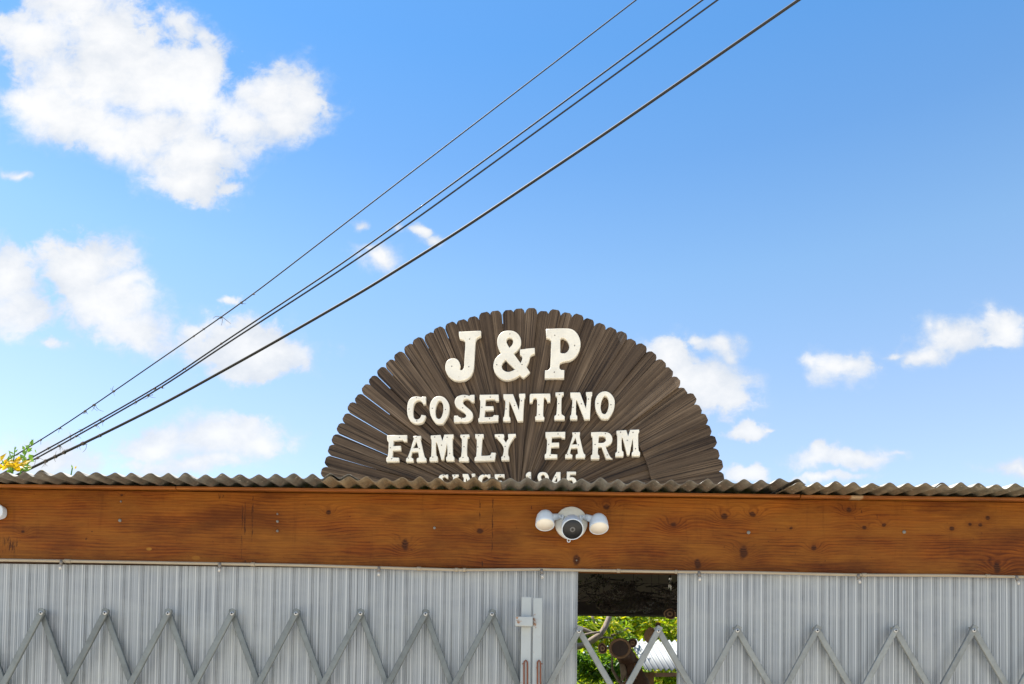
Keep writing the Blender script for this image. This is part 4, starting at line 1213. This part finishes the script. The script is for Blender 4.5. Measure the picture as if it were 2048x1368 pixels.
# dry twigs with berries under the ceiling
gd = thing('dry_twig_garland', 'dark tangle of dry berry twigs hanging under the ceiling of the opening', 'garland', P(1255, 1160, .9))
o_ = gd.location
tw, be = MB(), MB(); rt = random.Random(9)
def twig(p, d, L, r, lvl):
    pts = [p]; n = 6
    zmin = P(1250, 1218, p.y).z
    for i in range(n):
        d = (d + Vector((rt.uniform(-.35, .35), rt.uniform(-.25, .25), rt.uniform(-.35, .30)))).normalized()
        p = p + d * L / n
        if p.z > ZC - .006: p.z = ZC - .006
        if p.z < zmin: d.z = abs(d.z); p.z = max(p.z, zmin - .012)
        pts.append(p)
        if lvl < 3 and rt.random() < (.85, .7, .45)[lvl]:
            twig(p, (d + Vector((rt.uniform(-1, 1), rt.uniform(-.8, .8), rt.uniform(-1, .7)))).normalized(), L * rt.uniform(.35, .6), r * .6, lvl + 1)
        elif lvl >= 1 and rt.random() < .55:
            be.ball(p - o_ + Vector((rt.uniform(-.01, .01), rt.uniform(-.01, .01), rt.uniform(-.012, .004))), rt.uniform(.0028, .005))
    tw.tube([q - o_ for q in pts], [r * (1 - .1 * i) for i in range(n + 1)], 5)
for i in range(17):
    px = rt.uniform(1165, 1345); yy = rt.uniform(.65, 1.2)
    hgt = 1160 + 34 * abs(px - 1258) / 95 + rt.uniform(-8, 24)
    twig(P(px, hgt, yy), Vector((rt.choice((-1, 1)), rt.uniform(-.3, .3), rt.uniform(-.45, .2))), rt.uniform(.12, .28), .0034, 0)
tag(tw.build('twigs', M_TWIG, gd), None, None, None, 'stuff'); tag(be.build('berries', M_BERRY, gd), None, None, None, 'stuff')

# small metal chime at the top right of the opening
c = P(1340, 1160, .55)
ch = thing('wind_chime', 'small bright metal chime hanging at the top right of the opening', 'chime', c)
MB().tube([Vector((0, 0, .02)), Vector((0, 0, ZC - c.z - .0005))], .0012, 5).build('cord', M_TWIG, ch)
MB().lathe([(.006, .0), (.008, .002), (.008, .022), (.004, .024)], Matrix.Identity(4), 14).build('cap', M_CHROME, ch)
for dx_, ln, dy_ in ((-.0055, .045, 0), (.004, .055, -.004), (.0, .04, .006)):
    MB().tube([Vector((dx_, dy_, -.001)), Vector((dx_, dy_, -ln))], .0028, 8).build('rod', M_CHROME, ch)

# ------------------------------------------------------------------ flowering vine behind the left end of the roof
yv = 1.2
vb = P(20, 1000, yv)
vine = thing('flowering_vine', 'vine with yellow flowers and green leaves rising behind the left end of the roof', 'vine', (vb.x, yv, 0))
o_ = vine.location
rv_ = random.Random(4)
stems = [[(30, 1000), (40, 950), (48, 915), (56, 895), (63, 881)], [(15, 1000), (22, 950), (28, 915), (30, 893)], [(20, 1000), (26, 940), (22, 915), (18, 902)], [(40, 1000), (48, 950), (58, 922), (64, 912)],
         [(130, 990), (142, 950), (145, 935)]]
sm = MB()
for st in stems:
    sm.tube([Vector((vb.x, yv, .0)) - o_] + [P(a, b, yv + rv_.uniform(-.02, .02)) - o_ for a, b in st], [.006] + [.0045 - .0006 * i for i in range(len(st))], 6)
sm.build('stem', M_VINELEAF, vine)
def vleaf(px, py, ang, L, wd, mtl, name):
    mb = MB(); k = (yv + 3.54) / F
    p = P(px, py, yv + rv_.uniform(-.05, .05)) - o_
    d = Vector((cos(radians(ang)), rv_.uniform(-.3, .3), sin(radians(ang))))
    leaf(mb, p, d, L * k, wd * k, Vector((rv_.uniform(-.4, .4), -1, rv_.uniform(-.2, .5))), .15)
    return mb.build(name, mtl, vine)
for a in ((62, 892, 80, 16, 8), (66, 890, 100, 12, 6), (50, 900, 120, 10, 7), (52, 896, 60, 9, 7), (50, 912, 100, 16, 9), (55, 905, 50, 14, 9), (48, 918, 130, 13, 9), (60, 912, -60, 12, 8), (56, 915, 20, 13, 9), (30, 905, 45, 9, 4),
          (30, 900, 80, 8, 5), (28, 908, 150, 9, 4), (22, 906, 140, 9, 4), (32, 912, 30, 9, 4), (25, 915, 110, 9, 5), (46, 934, -30, 16, 9), (40, 938, -10, 14, 8), (60, 918, -10, 9, 4), (70, 898, -80, 9, 3), (54, 921, 140, 12, 8),
          (145, 937, 100, 8, 3), (10, 930, 120, 12, 6), (64, 902, 140, 9, 5)):
    vleaf(*a, M_VINELEAF, 'leaf')
for _ in range(14):
    vleaf(rv_.uniform(-4, 62), rv_.uniform(918, 944), rv_.uniform(0, 180), rv_.uniform(9, 16), rv_.uniform(5, 8), M_VINELEAF, 'leaf')
for a in ((30, 923, 10, 20, 9), (32, 920, 30, 18, 8), (28, 924, 170, 18, 9), (36, 930, 15, 22, 8), (40, 932, 5, 20, 8), (20, 930, 170, 20, 10), (15, 934, 10, 24, 10), (5, 936, 20, 24, 9), (0, 938, 10, 20, 9), (26, 934, 40, 16, 9), (-6, 940, 30, 20, 9),
          (10, 926, 60, 12, 6), (34, 935, -15, 20, 9), (150, 938, 60, 7, 4), (80, 942, 10, 9, 5), (45, 928, 25, 12, 7)):
    vleaf(*a, M_PETAL, 'petal')
for _ in range(20):
    vleaf(rv_.uniform(-8, 48), rv_.uniform(922, 943), rv_.uniform(-20, 60), rv_.uniform(14, 22), rv_.uniform(8, 11), M_PETAL, 'petal')
